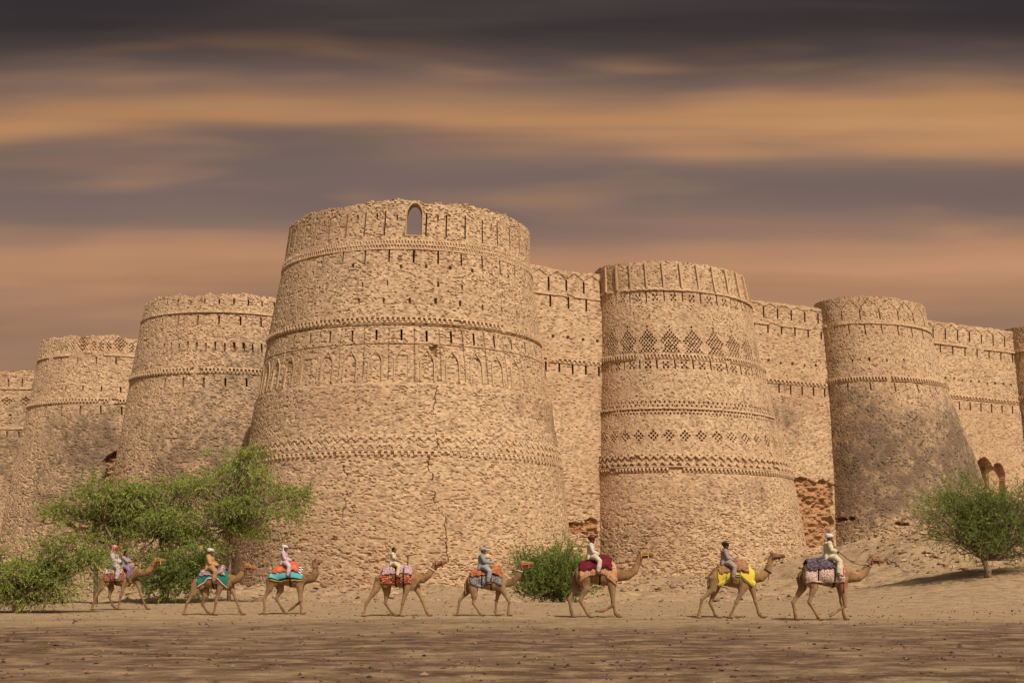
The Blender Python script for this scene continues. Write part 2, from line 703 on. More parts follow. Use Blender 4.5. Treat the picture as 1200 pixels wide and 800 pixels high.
def course_part(S, u0, u1, z0, z1, parent, kind='dentil', out=0.12, pitch=0.42, name='string_course', step=0.06, seed=1):
    """a projecting band of brickwork: plain ledge, dentils, or chevrons"""
    us = np.linspace(u0, u1, int(abs(u1 - u0) / step) + 1)
    nz = max(3, int((z1 - z0) / step) + 1)
    zs = np.linspace(z0, z1, nz)
    zz = np.concatenate([[z0], zs, [z1]])
    U, Z = np.meshgrid(us, zz)
    f = (Z - z0) / (z1 - z0)
    out = out * (0.78 if kind in ('double', 'ledge') else 1.0)
    row = np.floor(Z / 0.13)
    r1 = hsh(row, np.floor(U / 0.3 + row * 0.5), seed)
    d = out + 0.05 * (r1 - 0.5)
    if kind == 'dentil':
        tooth = (np.floor(U / (pitch / 2)) % 2 == 0)
        mid = (f > 0.22) & (f < 0.72)
        d = np.where(mid, np.where(tooth, out * 1.25, -0.07), d)
        d = np.where(f <= 0.22, out * 0.55, d)
    elif kind == 'double':
        tooth = (np.floor(U / (pitch / 2)) % 2 == 0)
        t2 = (np.floor(U / (pitch / 2) + 0.5) % 2 == 0)
        d = np.where((f > 0.14) & (f < 0.40), np.where(tooth, out * 1.1, -0.06), d)
        d = np.where((f > 0.56) & (f < 0.84), np.where(t2, out * 1.25, -0.05), d)
        d = np.where(f <= 0.14, out * 0.6, d)
    elif kind == 'chevron':
        tri = abs(((U / pitch) % 1.0) - 0.5) * 2
        ph = ((f * 1.0 + 0.30 * tri) * 2.0) % 1.0
        d = d + np.where((ph > 0.25) & (ph < 0.62), -0.24, 0.03)
        d = np.where((f < 0.07) | (f > 0.93), out * 1.15, d)
    # lost teeth
    lost = fbm(U / 1.7, Z / 0.9 + 7, seed + 4, 2) > (0.9 if kind == 'double' else 0.74)
    d = np.where(lost, d * 0.2 - 0.05, d)
    d[0], d[-1] = -0.12, -0.12
    d[:, 0], d[:, -1] = -0.12, -0.12
    P = S.pos(U, Z, d).reshape(-1, 3)
    nr, nc = U.shape
    idx = np.arange(nr * nc).reshape(nr, nc)
    q = np.stack([idx[:-1, :-1], idx[:-1, 1:], idx[1:, 1:], idx[1:, :-1]], -1).reshape(-1, 4)
    t = 0.42 + 0.4 * r1.ravel()
    z = np.zeros(len(P))
    return obj(name, mesh_np(name, P, q, attrs={'tint': t, 'stain_shade': z, 'raw': z}), M_BRICK, parent)


# --- features that carve the masonry -------------------------------------------------
def f_stain_shade(S, xp, yp, ru, rv, amt):  # darkens the brick: weathering, and painted shade on the outer bastions
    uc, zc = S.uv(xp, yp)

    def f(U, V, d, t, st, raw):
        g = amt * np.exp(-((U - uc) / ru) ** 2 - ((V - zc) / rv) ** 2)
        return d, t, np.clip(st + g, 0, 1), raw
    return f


def f_crack(S, pts, width=0.07, depth=0.22):
    uz = np.array([S.uv(*p) for p in pts])
    o = np.argsort(uz[:, 1])
    uz = uz[o]

    def f(U, V, d, t, st, raw):
        uc = np.interp(V, uz[:, 1], uz[:, 0]) + 0.30 * (vn(V / 0.45, V * 0, 31) - 0.5) + 0.35 * (vn(V / 1.6, V * 0, 32) - 0.5) + 0.22 * (vn(V / 0.14, V * 0, 34) - 0.5)
        wd = width * np.where(V < 8, 0.8, 1.0) * (0.3 + 1.6 * vn(V / 0.9, V * 0, 33))
        m = (abs(U - uc) < wd) & (V > uz[0, 1]) & (V < uz[-1, 1]) & (vn(V / 1.1, V * 0, 35) > 0.22)
        return d - np.where(m, depth, 0), t - np.where(m, 0.1, 0), st, raw
    return f


def f_cavity(S, x0, x1, y0, y1, depth=0.6, raw_amt=1.0, seed=3, edge=0.35):
    u0, za = S.uv(x0, y1)
    u1, zb = S.uv(x1, y0)
    u0, u1 = min(u0, u1), max(u0, u1)

    def f(U, V, d, t, st, raw):
        nz = (fbm(U / 0.9, V / 0.9, seed, 3) - 0.5) * 2
        du = np.minimum(U - u0, u1 - U)
        dv = np.minimum(V - za, zb - V)
        m = sstep(np.minimum(du, dv) + nz * edge * 1.6, 0.0, 0.12)
        dn = fbm(U / 0.5, V / 0.3, seed + 2, 3)
        return d - m * (depth * (0.7 + 0.8 * (dn - 0.5)) + 0.25 * (dn - 0.5)), t, st * (1 - m), np.maximum(raw, m * raw_amt)
    return f


def f_holes(S, ulist, z, w, h, depth=0.3, seed=9, drop=0.1):
    def f(U, V, d, t, st, raw):
        m = np.zeros(U.shape, bool)
        for i, u in enumerate(ulist):
            r = hsh(i, int(z * 10), seed)
            if r < drop:
                continue
            jz = z + (r - 0.5) * 0.22
            m |= (abs(U - u) < w / 2 * (0.8 + 0.5 * r)) & (abs(V - jz) < h / 2)
        return np.where(m, -depth, d), t, st, raw
    return f


def f_checker(S, centres, zc, cell, widths, depth=0.22):
    """pierced diamonds: widths[j] = half width in cells of row j, counted from the bottom"""
    n = len(widths)

    def f(U, V, d, t, st, raw):
        j = np.floor((V - zc) / cell + n / 2).astype(int)
        ok = (j >= 0) & (j < n)
        wj = np.array(widths)[np.clip(j, 0, n - 1)]
        fj = (V - zc) / cell + n / 2
        fj = abs(fj - np.floor(fj) - 0.5)
        for uc in centres:
            fi = (U - uc) / (cell * 1.34) + 0.5
            fi = abs(fi - np.floor(fi) - 0.5)
            i = np.floor((U - uc) / (cell * 1.34) + 0.5).astype(int)
            m = ok & (np.maximum(fi, fj) < 0.40) & (abs(i) <= wj) & ((i + j + int(wj.max()) * 0) % 2 == (n // 2) % 2)
            d = np.where(m, -depth, d)
        return d, t, st, raw
    return f


def f_dots(S, u0, u1, z, pitch, size, depth=0.2, shift=0.0):
    def f(U, V, d, t, st, raw):
        a = ((U - u0) / pitch + shift) % 1.0
        m = (a < size / pitch) & (abs(V - z) < size / 2) & (U > u0) & (U < u1)
        return np.where(m, -depth, d), t, st, raw
    return f


def f_groove(S, lines, width=0.07, depth=0.1):
    def f(U, V, d, t, st, raw):
        m = np.zeros(U.shape, bool)
        for (ua, za), (ub, zb) in lines:
            L2 = (ub - ua) ** 2 + (zb - za) ** 2
            k = np.clip(((U - ua) * (ub - ua) + (V - za) * (zb - za)) / L2, 0, 1)
            m |= np.hypot(U - ua - k * (ub - ua), V - za - k * (zb - za)) < width / 2
        return d - np.where(m, depth, 0), t - np.where(m, 0.1, 0), st, raw
    return f


def f_relief(fn):
    def f(U, V, d, t, st, raw):
        return d + fn(U, V), t, st, raw
    return f


def ucols_tower(S, step, a0, a1):
    """fine columns on the visible side [a0, a1] (radians), coarse behind"""
    fine = np.arange(a0 * S.Rr, a1 * S.Rr, step)
    rest = np.linspace(fine[-1], a0 * S.Rr + S.period, 40)[1:-1]
    return np.concatenate([fine, rest])


def zpx(S, xp, yp):
    return S.uv(xp, yp)[1]


def spaced(S, xs, yp):
    return [S.uv(x, yp)[0] for x in xs]


def even_u(S, xa, xb, yp, n_between, u_min, u_max):
    """even spacing in metres through two measured marks, filled out to [u_min, u_max]"""
    a, b = S.uv(xa, yp)[0], S.uv(xb, yp)[0]
    st = (b - a) / n_between
    lo = int(math.floor((min(u_max, u_min) - a) / abs(st))) - 1
    r = []
    for k in range(-60, 61):
        u = a + k * st
        if u_min <= u <= u_max:
            r.append(u)
    return sorted(r)


def row_slits(us, z0, z1, w, S, seed=0):
    w *= 1.3
    return [(u - w / 2, u + w / 2, z0 + 0.1 * (hsh(i, seed, 4) - 0.5), z1 + 0.1 * (hsh(i, seed, 5) - 0.5)) for i, u in enumerate(us)]


def two_tangents(D, xl, xr, e):
    """ellipse centre on depth D and radius whose outline spans xl..xr"""
    kl, kr = (xl - 600) / F, (xr - 600) / F
    cx, R = D * (kl + kr) / 2, D * (kr - kl) / 2
    for _ in range(20):
        a = np.linspace(0, math.pi, 400)
        X, Y = cx + R * np.cos(a), D - e * R * np.sin(a)
        k = X / Y
        R *= (kr - kl) / (k.max() - k.min())
        cx += D * ((kl + kr) - (k.max() + k.min())) / 2
    return (cx, D), R


# right-hand wall line (recedes to the right) ----------------------------------------
RW0 = np.array([7.2, 94.0])
RWD = np.array([0.894, 0.447])
RWN = np.array([RWD[1], -RWD[0]])


def wall_hit(xp):
    k = (xp - 600) / F
    # RW0 + t d = (kY, Y)
    t = (k * RW0[1] - RW0[0]) / (RWD[0] - k * RWD[1])
    return t


def on_wall(xl, xr, e):
    """ellipse centred on the right wall line, meeting it at xl, outline at xr"""
    tl = wall_hit(xl)
    lo, hi = 2.0, 30.0
    for _ in range(50):
        R = (lo + hi) / 2
        c = RW0 + (tl + R) * RWD
        a = np.linspace(0, 2 * math.pi, 600)
        p = c[None] + np.outer(np.cos(a) * R, RWD) + np.outer(np.sin(a) * R * e, RWN)
        k = (p[:, 0] / p[:, 1]).max()
        if k < (xr - 600) / F:
            lo = R
        else:
            hi = R
    return (c[0], c[1]), R


def build_fort():
    r = math.radians
    # ---------------- great corner bastion
    rows = [(232, 341, 620), (262, 341, 620), (304, 335, 621), (399, 315, 633), (462, 304, 644), (500, 296, 648),
            (541, 290, 656), (590, 284, 662), (640, 279, 667), (690, 276, 670)]
    zs, cs, rs = [], [], []
    for y, a, b in rows:
        c, R = two_tangents(89.0, a, b, 0.85)
        zs.append(EYE + (HZ - y) * 89.0 / F)
        cs.append(c)
        rs.append(R)
    zs.append(-3.0)
    cs.append(cs[-1])
    rs.append(rs[-1] + 0.5)
    T = Tower(zs, cs, rs, 0.85, (1, 0), 0)
    T.H = zpx(T, 480, 236)
    a0, a1 = r(6) * T.Rr, r(174) * T.Rr
    uc, za = T.uv(485, 275)
    arch = (uc, 0.80, za, zpx(T, 485, 252))
    ft, sl = [], []
    us = even_u(T, 428, 523, 262, 4, a0, a1)
    us = [u for u in us if abs(u - uc) > 1.1]
    mini = even_u(T, 441, 523 + 13, 262, 4, a0, a1)
    z1, z0 = zpx(T, 440, 249), zpx(T, 440, 276)
    sl += row_slits(us, z0, z1, 0.11, T, 1)
    ft.append(f_holes(T, [u for u in mini if abs(u - uc) > 1.0], zpx(T, 440, 255), 0.13, 0.42, seed=2, drop=0.35))
    us2 = even_u(T, 428, 485, 300, 2, a0, a1)
    sl += row_slits(us2, zpx(T, 485, 307), zpx(T, 485, 293), 0.13, T, 2)
    half = [u + (us2[1] - us2[0]) / 2 for u in us2]
    ft.append(f_holes(T, half, zpx(T, 485, 311), 0.22, 0.24, seed=4))
    ft.append(f_holes(T, us2, zpx(T, 485, 332), 0.15, 0.32, seed=5, drop=0.15))
    ft.append(f_holes(T, [u + 0.25 for u in us2], zpx(T, 485, 353), 0.17, 0.42, seed=6))
    us3 = even_u(T, 441, 500, 393, 2, a0, a1)
    sl += row_slits(us3, zpx(T, 480, 399), zpx(T, 480, 386), 0.15, T, 3)
    # panels round the blind arches
    zp0, zp1, zp2 = zpx(T, 480, 448), zpx(T, 480, 403), zpx(T, 480, 385)
    p3 = us3[1] - us3[0]
    pan = [u + p3 / 2 for u in us3]
    ft.append(f_groove(T, [((u, zp0 + 0.2), (u, zp2)) for u in pan] + [((a0, zp1), (a1, zp1)), ((a0, zp2 + 0.25), (a1, zp2 + 0.25))], 0.09, 0.10))
    ft.append(f_relief(lambda U, V: -0.06 * ((V > zp0) & (V < zp0 + 2.0) & (abs((U - us3[0] + p3 / 2) % p3 - p3 / 2) < 0.50))))
    # ledge: the drum below is a little wider
    ft.append(f_relief(lambda U, V: 0.13 * (V < zpx(T, 480, 450))))
    ft.append(f_crack(T, [(511, 440), (509, 470), (505, 500), (511, 522), (503, 536), (504, 548), (509, 572), (509, 590), (524, 606), (525, 640), (527, 660)], 0.024, 0.16))
    ft.append(f_crack(T, [(405, 545), (407, 575), (403, 610)], 0.045, 0.14))
    ft.append(f_cavity(T, 503, 512, 405, 418, 0.35, 0.3, 12, 0.25))
    ft.append(f_stain_shade(T, 650, 510, 4.0, 5.5, 0.6))
    ft.append(f_stain_shade(T, 612, 480, 3.0, 1.6, 0.4))
    ft.append(f_stain_shade(T, 300, 640, 6.0, 3.5, 0.35))
    sl = [s for s in sl if a0 < s[0] < a1]
    lowz = zpx(T, 480, 600)
    top = zpx(T, 480, 245)
    bas = masonry_object('bastion', T, ucols_tower(T, 0.046, r(-15), r(195)), 0.046, 11, amp=0.32, z0=-1.5, feats=ft, slits=sl,
                         arch=arch, zfloor=T.H - 3.3,
                         ero=lambda U, V: 0.34 + 0.28 * sstep(V, lowz, 2.0) + 0.2 * sstep(V, top, T.H))
    tag(bas, 'tallest and widest round brick bastion with an arched opening at its top', 'bastion', 'round bastions of the fort', 'thing')
    for s in sl:
        slit_part(T, s, bas)
    e0, e1 = r(-5) * T.Rr, r(185) * T.Rr
    course_part(T, e0, e1, zpx(T, 480, 292), zpx(T, 480, 281), bas, 'double', 0.085, 0.30, seed=2)
    course_part(T, e0, e1, zpx(T, 480, 378), zpx(T, 480, 371), bas, 'dentil', 0.12, 0.46, seed=3)
    course_part(T, e0, e1, zpx(T, 480, 452), zpx(T, 480, 448), bas, 'ledge', 0.13, seed=4)
    course_part(T, e0, e1, zpx(T, 480, 527), zpx(T, 480, 509), bas, 'chevron', 0.17, 0.74, name='chevron_band', seed=5)
    course_part(T, e0, e1, zpx(T, 480, 535), zpx(T, 480, 527.5), bas, 'dentil', 0.21, 0.50, seed=6)
    for i, u in enumerate(us3):
        zs0, zt = zp0 + 0.15, zp0 + 1.55
        L = [(u - 0.58, zs0), (u - 0.58, zt - 0.2), (u - 0.55, zt + 0.15), (u - 0.40, zt + 0.45), (u - 0.2, zt + 0.65), (u, zt + 0.9)]
        Rr = [(2 * u - a, b) for a, b in L][::-1]
        ls = [L + Rr[1:]] if hsh(i, 0, 3) > 0.3 else ([Rr] if hsh(i, 1, 3) > 0.2 else [L[:3], Rr])
        strip_part(T, ls, 0.11, 0.055, bas, 'blind_arch', seed=i, t=0.5)
    # lining and worn frame of the arched opening
    hw, zb = arch[1], arch[3]
    prof = [(-hw, za - 0.04), (hw, za - 0.04), (hw, zb)] + [(hw * math.cos(a), zb + hw * 1.15 * math.sin(a)) for a in np.linspace(0.2, math.pi - 0.2, 13)] + [(-hw, zb)]
    V, Q = [], []
    for d, g in ((-0.93, 1.03), (-0.93, 0.96), (0.025, 0.96), (0.03, 1.10), (-0.06, 1.10)):
        for (x, z) in prof:
            zc = (za + zb) / 2 + 0.3
            V.append(T.pos(uc + x * g, zc + (z - zc) * (1 + (g - 1) * 0.62), d))
    n = len(prof)
    for j in range(4):
        for k in range(n):
            a, b = j * n + k, j * n + (k + 1) % n
            Q.append((a, b, b + n, a + n))
    obj('arched_window', mesh_np('arched_window', V, Q, attrs=brick_attrs(len(V), 0.5, 5)), M_BRICK, bas)

    # ---------------- second bastion of the right wall: pierced diamonds
    def right_tower(rows, e, depth):
        zs, cs, rs = [], [], []
        for y, a, b in rows:
            c, R = on_wall(a, b, e)
            zs.append(EYE + (HZ - y) * depth / F)
            cs.append(c)
            rs.append(R)
        zs.append(-4.0)
        cs.append(cs[-1])
        rs.append(rs[-1] + 0.6)
        return Tower(zs, cs, rs, e, RWD, 0)

    T = right_tower([(300, 703, 872), (318, 703, 873), (356, 704, 881), (410, 704, 890), (430, 703, 896), (487, 701, 909), (540, 699, 924),
                     (583, 698, 934), (640, 697, 944), (690, 696, 952)], 0.66, 96.0)
    T.H = zpx(T, 800, 307)
    b0, b1 = r(2) * T.Rr, r(178) * T.Rr
    ft, sl = [], []
    zl = zpx(T, 800, 340)
    s1 = even_u(T, 778.3, 839.3, 348, 3, b0, b1)
    sl += row_slits(s1, zpx(T, 800, 354), zpx(T, 800, 342), 0.12, T, 4)
    h1 = [u + (s1[1] - s1[0]) / 2 for u in s1]
    ft.append(f_checker(T, h1, zpx(T, 800, 349), 0.19, [1, 1, 1], 0.28))
    dm = even_u(T, 785, 836.5, 396, 2, b0, b1)
    ft.append(f_checker(T, dm, zpx(T, 800, 397), 0.172, [5, 4, 3, 2, 3, 4, 5, 4, 3, 2, 1, 0, -1, 1, 0], 0.34))
    s2 = even_u(T, 769.7, 832.7, 427, 3, b0, b1)
    sl += row_slits(s2, zpx(T, 800, 432), zpx(T, 800, 422), 0.13, T, 5)
    h2 = [u + (s2[1] - s2[0]) / 2 for u in s2]
    ft.append(f_checker(T, h2, zpx(T, 800, 427.5), 0.20, [1, 1, 1], 0.32))
    for k, y in enumerate((471, 475)):
        ft.append(f_dots(T, b0, b1, zpx(T, 800, y), 0.56, 0.17, shift=0.5 * k))
    for k, y in enumerate((480, 484)):
        ft.append(f_dots(T, b0, b1, zpx(T, 800, y), 0.44, 0.17, shift=0.5 * k))
    dm2 = even_u(T, 784, 822, 510, 2, b0, b1)
    ft.append(f_checker(T, dm2, zpx(T, 800, 510), 0.175, [0, 1, 2, 1, 0], 0.30))
    ft.append(f_stain_shade(T, 905, 500, 3.0, 3.0, 0.35))
    ft.append(f_stain_shade(T, 870, 575, 6.0, 1.6, 0.35))
    ft += [f_stain_shade(T, 735, 645, 6.0, 2.5, 0.4), f_stain_shade(T, 800, 610, 9.0, 2.5, 0.22)]
    ft.append(f_relief(lambda U, V: 0.10 * (V < zpx(T, 800, 554))))
    l2 = zpx(T, 800, 585)
    bas = masonry_object('bastion', T, ucols_tower(T, 0.046, r(-12), r(192)), 0.046, 23, amp=0.16, z0=-1.0, feats=ft, slits=sl,
                         ero=lambda U, V: 0.10 + 0.62 * sstep(V, l2 + 1.5, l2 - 3.5))
    tag(bas, 'round brick bastion pierced with rows of diamond lattice holes', 'bastion', 'round bastions of the fort', 'thing')
    for s in sl:
        slit_part(T, s, bas)
    e0, e1 = r(-4) * T.Rr, r(184) * T.Rr
    pil = even_u(T, 776.7, 834, 322, 3, b0, b1)
    for i, u in enumerate(pil):
        strip_part(T, [[(u, zl + 0.1), (u, zl + 1.2), (u, T.H - 0.15)]], 0.24, 0.16, bas, 'pilaster', seed=i, t=0.6)
    course_part(T, e0, e1, zpx(T, 800, 341), zpx(T, 800, 338), bas, 'ledge', 0.15, seed=7)
    course_part(T, e0, e1, zpx(T, 800, 421), zpx(T, 800, 414), bas, 'dentil', 0.13, 0.44, seed=8)
    course_part(T, e0, e1, zpx(T, 800, 479), zpx(T, 800, 477), bas, 'ledge', 0.10, seed=9)
    course_part(T, e0, e1, zpx(T, 800, 547), zpx(T, 800, 531), bas, 'chevron', 0.16, 0.86, name='chevron_band', seed=10)
    course_part(T, e0, e1, zpx(T, 800, 553), zpx(T, 800, 547.5), bas, 'dentil', 0.19, 0.42, seed=11)

    # ---------------- third bastion, narrower and stained
    def loop_tower(T, marks, xc, seed, feats, step, stain_shades, label, amp=0.16, ero=0.14, drop=True):
        (ys1, ys2, xa, xb, na), yl, (yt1, yt2, xc1, xd1, nb), yp, (yd1, yd2), (yu1, yu2, xe, xf, ncc) = marks
        b0, b1 = r(2) * T.Rr, r(178) * T.Rr
        sl = []
        a = even_u(T, xa, xb, (ys1 + ys2) / 2, na, b0, b1)
        b = even_u(T, xc1, xd1, (yt1 + yt2) / 2, nb, b0, b1)
        c = even_u(T, xe, xf, (yu1 + yu2) / 2, ncc, b0, b1)
        za0, za1 = zpx(T, xc, ys2), zpx(T, xc, ys1)
        sl += row_slits(a, za0, za1, 0.14, T, seed)
        sl += row_slits(b, zpx(T, xc, yt2), zpx(T, xc, yt1), 0.14, T, seed + 1)
        sl += row_slits(c, zpx(T, xc, yu2), zpx(T, xc, yu1), 0.14, T, seed + 2)
        ft = list(feats)
        ft.append(f_holes(T, b, zpx(T, xc, yp), 0.25, 0.25, seed=seed))
        p = (a[1] - a[0]) / 2
        gl = []
        for u in a:                           # the slits fork into a worn merlon outline above
            gl += [((u, za1), (u + p, T.H - 0.25)), ((u, za1), (u - p, T.H - 0.25))]
        ft.append(f_groove(T, gl, 0.07, 0.05))
        ft += [f_stain_shade(T, *q) for q in stain_shades]  # weathering, plus painted-in shade on the edge bastion
        o = masonry_object('bastion', T, ucols_tower(T, step, r(-12), r(192)), step, seed, amp=amp, z0=-1.0, feats=ft, slits=sl,
                           ero=lambda U, V: ero + 0.5 * sstep(V, 9.0, 3.0))
        tag(o, label, 'bastion', 'round bastions of the fort', 'thing')
        for s in sl:
            slit_part(T, s, o)
        e0, e1 = r(-4) * T.Rr, r(184) * T.Rr
        course_part(T, e0, e1, zpx(T, xc, yl + 1.5), zpx(T, xc, yl - 1.5), o, 'ledge', 0.13, seed=seed)
        course_part(T, e0, e1, zpx(T, xc, yd2), zpx(T, xc, yd1), o, 'dentil', 0.14, 0.5, seed=seed + 1)
        return o

    T = right_tower([(335, 962, 1081), (354, 962, 1082), (381, 963, 1088), (431, 967, 1101), (455, 968, 1111), (490, 969, 1125), (533, 970, 1143),
                     (556, 971, 1151), (600, 971, 1164), (660, 971, 1178)], 0.66, 108.0)
    T.H = zpx(T, 1030, 348)
    loop_tower(T, ((362, 374, 1007.5, 1052, 2), 378, (380, 391, 1013.6, 1052, 2), 421, (440, 446), (448, 458, 1020, 1048.8, 1)), 1030, 37,
               [f_cavity(T, 972, 1003, 605, 612, 0.8, 0.7, 5, 0.25), f_cavity(T, 1050, 1066, 612, 617, 0.5, 0.4, 6, 0.2)],
               0.052, [(1030, 500, 9, 4.0, 0.34), (1080, 545, 10, 7, 0.42), (990, 545, 7, 9, 0.44), (1050, 590, 12, 4, 0.32), (1125, 500, 5, 7, 0.5), (1140, 560, 5, 6, 0.4), (980, 430, 3, 4, 0.22)],
               'slender brick bastion with dark weather stains, flaring at its foot')
    T3 = T
    # ---------------- last bastion at the right edge of the view
    T = right_tower([(380, 1186, 1290), (420, 1188, 1297), (480, 1192, 1318), (540, 1196, 1340), (620, 1198, 1366), (660, 1199, 1376)], 0.66, 122.0)
    T.H = zpx(T, 1230, 380)
    loop_tower(T, ((393, 404, 1205, 1225, 1), 408, (410, 420, 1195, 1215, 1), 446, (462, 467), (470, 479, 1194, 1214, 1)), 1225, 41, [],
               0.085, [(1194, 500, 4, 9, 0.6)], 'shaded brick bastion mostly cut off at the edge of the view')  # darker brick here paints in the dim edge of the view

    # ---------------- bastions of the left wall
    def left_tower(rows, D, e, w):
        zs, cs, rs = [], [], []
        for y, a, b in rows:
            c, R = two_tangents(D, a, b, e)
            zs.append(EYE + (HZ - y) * D / F)
            cs.append(c)
            rs.append(R)
        zs.append(-4.0)
        cs.append(cs[-1])
        rs.append(rs[-1] + 0.6)
        return Tower(zs, cs, rs, e, w, 0)

    T = left_tower([(335, 174, 356), (348, 173, 357), (372, 168, 360), (430, 156, 368), (470, 149, 374), (550, 134, 386), (640, 119, 398), (690, 112, 404)], 106.0, 0.75, (1, 0))
    T.H = zpx(T, 265, 345)
    c2 = T.c(10)
    b0, b1 = r(8) * T.Rr, r(172) * T.Rr
    sl, ft = [], []
    q = even_u(T, 240, 257, 353, 1, b0, b1)
    sl += row_slits(q, zpx(T, 250, 356), zpx(T, 250, 350), 0.16, T, 51)
    q2 = even_u(T, 232, 282, 373, 2, b0, b1)
    sl += row_slits(q2, zpx(T, 250, 379), zpx(T, 250, 369), 0.17, T, 52)
    q3 = even_u(T, 230, 252, 406, 2, b0, b1)
    ft.append(f_holes(T, [u for u in q3], zpx(T, 250, 406), 0.2, 0.78, seed=53, depth=0.5, drop=0.04))
    q4 = even_u(T, 215, 264, 446, 2, b0, b1)
    sl += row_slits(q4, zpx(T, 250, 452), zpx(T, 250, 442), 0.18, T, 54)
    bas = masonry_object('bastion', T, ucols_tower(T, 0.056, r(0), r(188)), 0.056, 55, amp=0.35, z0=-1.0,
                         feats=ft + [f_stain_shade(T, 270, 520, 11, 7, 0.42), f_stain_shade(T, 290, 430, 5, 4, 0.36), f_stain_shade(T, 190, 590, 11, 8, 0.42)],  # dark lower half: weathering plus shade painted into the brick
                         slits=sl, ero=lambda U, V: 0.4 + 0.3 * sstep(V, 16.0, 6.0))
    tag(bas, 'rugged brick bastion above the feathery green trees, beside the tallest bastion', 'bastion', 'round bastions of the fort', 'thing')
    for s in sl:
        slit_part(T, s, bas)
    e0, e1 = r(0) * T.Rr, r(184) * T.Rr
    course_part(T, e0, e1, zpx(T, 250, 366), zpx(T, 250, 363), bas, 'ledge', 0.14, seed=12)
    course_part(T, e0, e1, zpx(T, 250, 437), zpx(T, 250, 430), bas, 'dentil', 0.15, 0.46, seed=13)

    T = left_tower([(380, 52, 206), (396, 50, 208), (420, 45, 212), (470, 35, 220), (550, 17, 238), (600, 5, 247), (640, -2, 252), (690, -8, 257)], 126.0, 0.75, (1, 0))
    T.H = zpx(T, 120, 394)
    c1 = T.c(10)
    b0, b1 = r(10) * T.Rr, r(172) * T.Rr
    sl, ft = [], []
    q = even_u(T, 113, 136, 421, 1, b0, b1)
    sl += row_slits(q, zpx(T, 110, 426), zpx(T, 110, 418), 0.17, T, 61)
    q2 = even_u(T, 97, 119, 455, 1, b0, b1)
    sl += row_slits(q2, zpx(T, 110, 458), zpx(T, 110, 452), 0.18, T, 62)
    q3 = even_u(T, 94, 118, 479, 1, b0, b1)
    sl += row_slits(q3, zpx(T, 110, 485), zpx(T, 110, 475), 0.18, T, 63)
    dm = even_u(T, 97, 141, 403, 1, b0, b1)
    ft.append(f_checker(T, dm, zpx(T, 110, 403), 0.2, [0, 1, 2, 3, 4, 3, 2, 1], 0.2))
    dq = [u + (dm[1] - dm[0]) * f_ for u in dm for f_ in (0.3, 0.5, 0.7)]
    ft.append(f_checker(T, dq, zpx(T, 110, 405), 0.2, [0, 1, 1, 1, 0], 0.2))
    ft.append(f_cavity(T, 122, 143, 530, 566, 1.1, 0.45, 8, 0.5))
    ft.append(f_cavity(T, 78, 118, 616, 624, 0.7, 0.1, 9, 0.4))
    bas = masonry_object('bastion', T, ucols_tower(T, 0.085, r(0), r(190)), 0.085, 65, amp=0.4, z0=-1.0,
                         feats=ft + [f_stain_shade(T, 110, 505, 9, 3.5, 0.4), f_stain_shade(T, 60, 590, 11, 9, 0.52), f_stain_shade(T, 130, 540, 6, 7, 0.36)], slits=sl,  # weathered patches, with the dimness of the left side painted in
                         ero=lambda U, V: 0.45 + 0.4 * sstep(V, 18.0, 8.0))
    tag(bas, 'crumbling brick bastion with small diamond lattices under its rim and a ragged hole', 'bastion', 'round bastions of the fort', 'thing')
    for s in sl:
        slit_part(T, s, bas)
    e0, e1 = r(0) * T.Rr, r(184) * T.Rr
    course_part(T, e0, e1, zpx(T, 110, 416.5), zpx(T, 110, 413.5), bas, 'ledge', 0.15, seed=14)
    course_part(T, e0, e1, zpx(T, 110, 472), zpx(T, 110, 466), bas, 'dentil', 0.16, 0.5, seed=15)

    # ---------------- curtain walls
    def curtain(S, step, seed, rows, courses, feats, label, amp=0.15, ero=0.2, holes=None, fork=None):
        sl = []
        for (ya, yb, xa, xb, n, xr) in rows:
            us = even_u(S, xa, xb, (ya + yb) / 2, n, S.t0 + 0.3, S.t1 - 0.3)
            sl += row_slits(us, zpx(S, xr, yb), zpx(S, xr, ya), 0.14, S, seed + len(sl))
        ft = list(feats)
        if holes:
            xr, y, xa, xb, n = holes
            ft.append(f_holes(S, even_u(S, xa, xb, y, n, S.t0, S.t1), zpx(S, xr, y), 0.22, 0.22, seed=seed))
        if rows and fork:
            ya, yb, xa, xb, n, xr = rows[0]
            us = even_u(S, xa, xb, (ya + yb) / 2, n, S.t0 + 0.3, S.t1 - 0.3)
            zt = zpx(S, xr, ya)
            p = (us[1] - us[0]) / 2
            ft.append(f_groove(S, [((u, zt), (u + p * f_, S.H - 0.25)) for u in us for f_ in (-1, 1)], 0.08, 0.07))
        uc = np.arange(S.t0, S.t1 + step, step)
        o = masonry_object('curtain_wall', S, uc, step, seed, amp=amp, z0=-1.0, feats=ft, slits=sl, closed=False, ero=ero)
        tag(o, label, 'fort wall', 'curtain walls between the bastions', 'thing')
        for s in sl:
            slit_part(S, s, o)
        for (xr, y0, y1, kind, out) in courses:
            course_part(S, S.t0, S.t1, zpx(S, xr, y1), zpx(S, xr, y0), o, kind, out, 0.46, seed=seed)
        return o

    def low_ero(z):
        return lambda U, V: 0.08 + 0.8 * sstep(V, z, z - 5)

    S = Wall(RW0, RWD, wall_hit(590), wall_hit(740), 27.0)
    S.H = zpx(S, 660, 316)
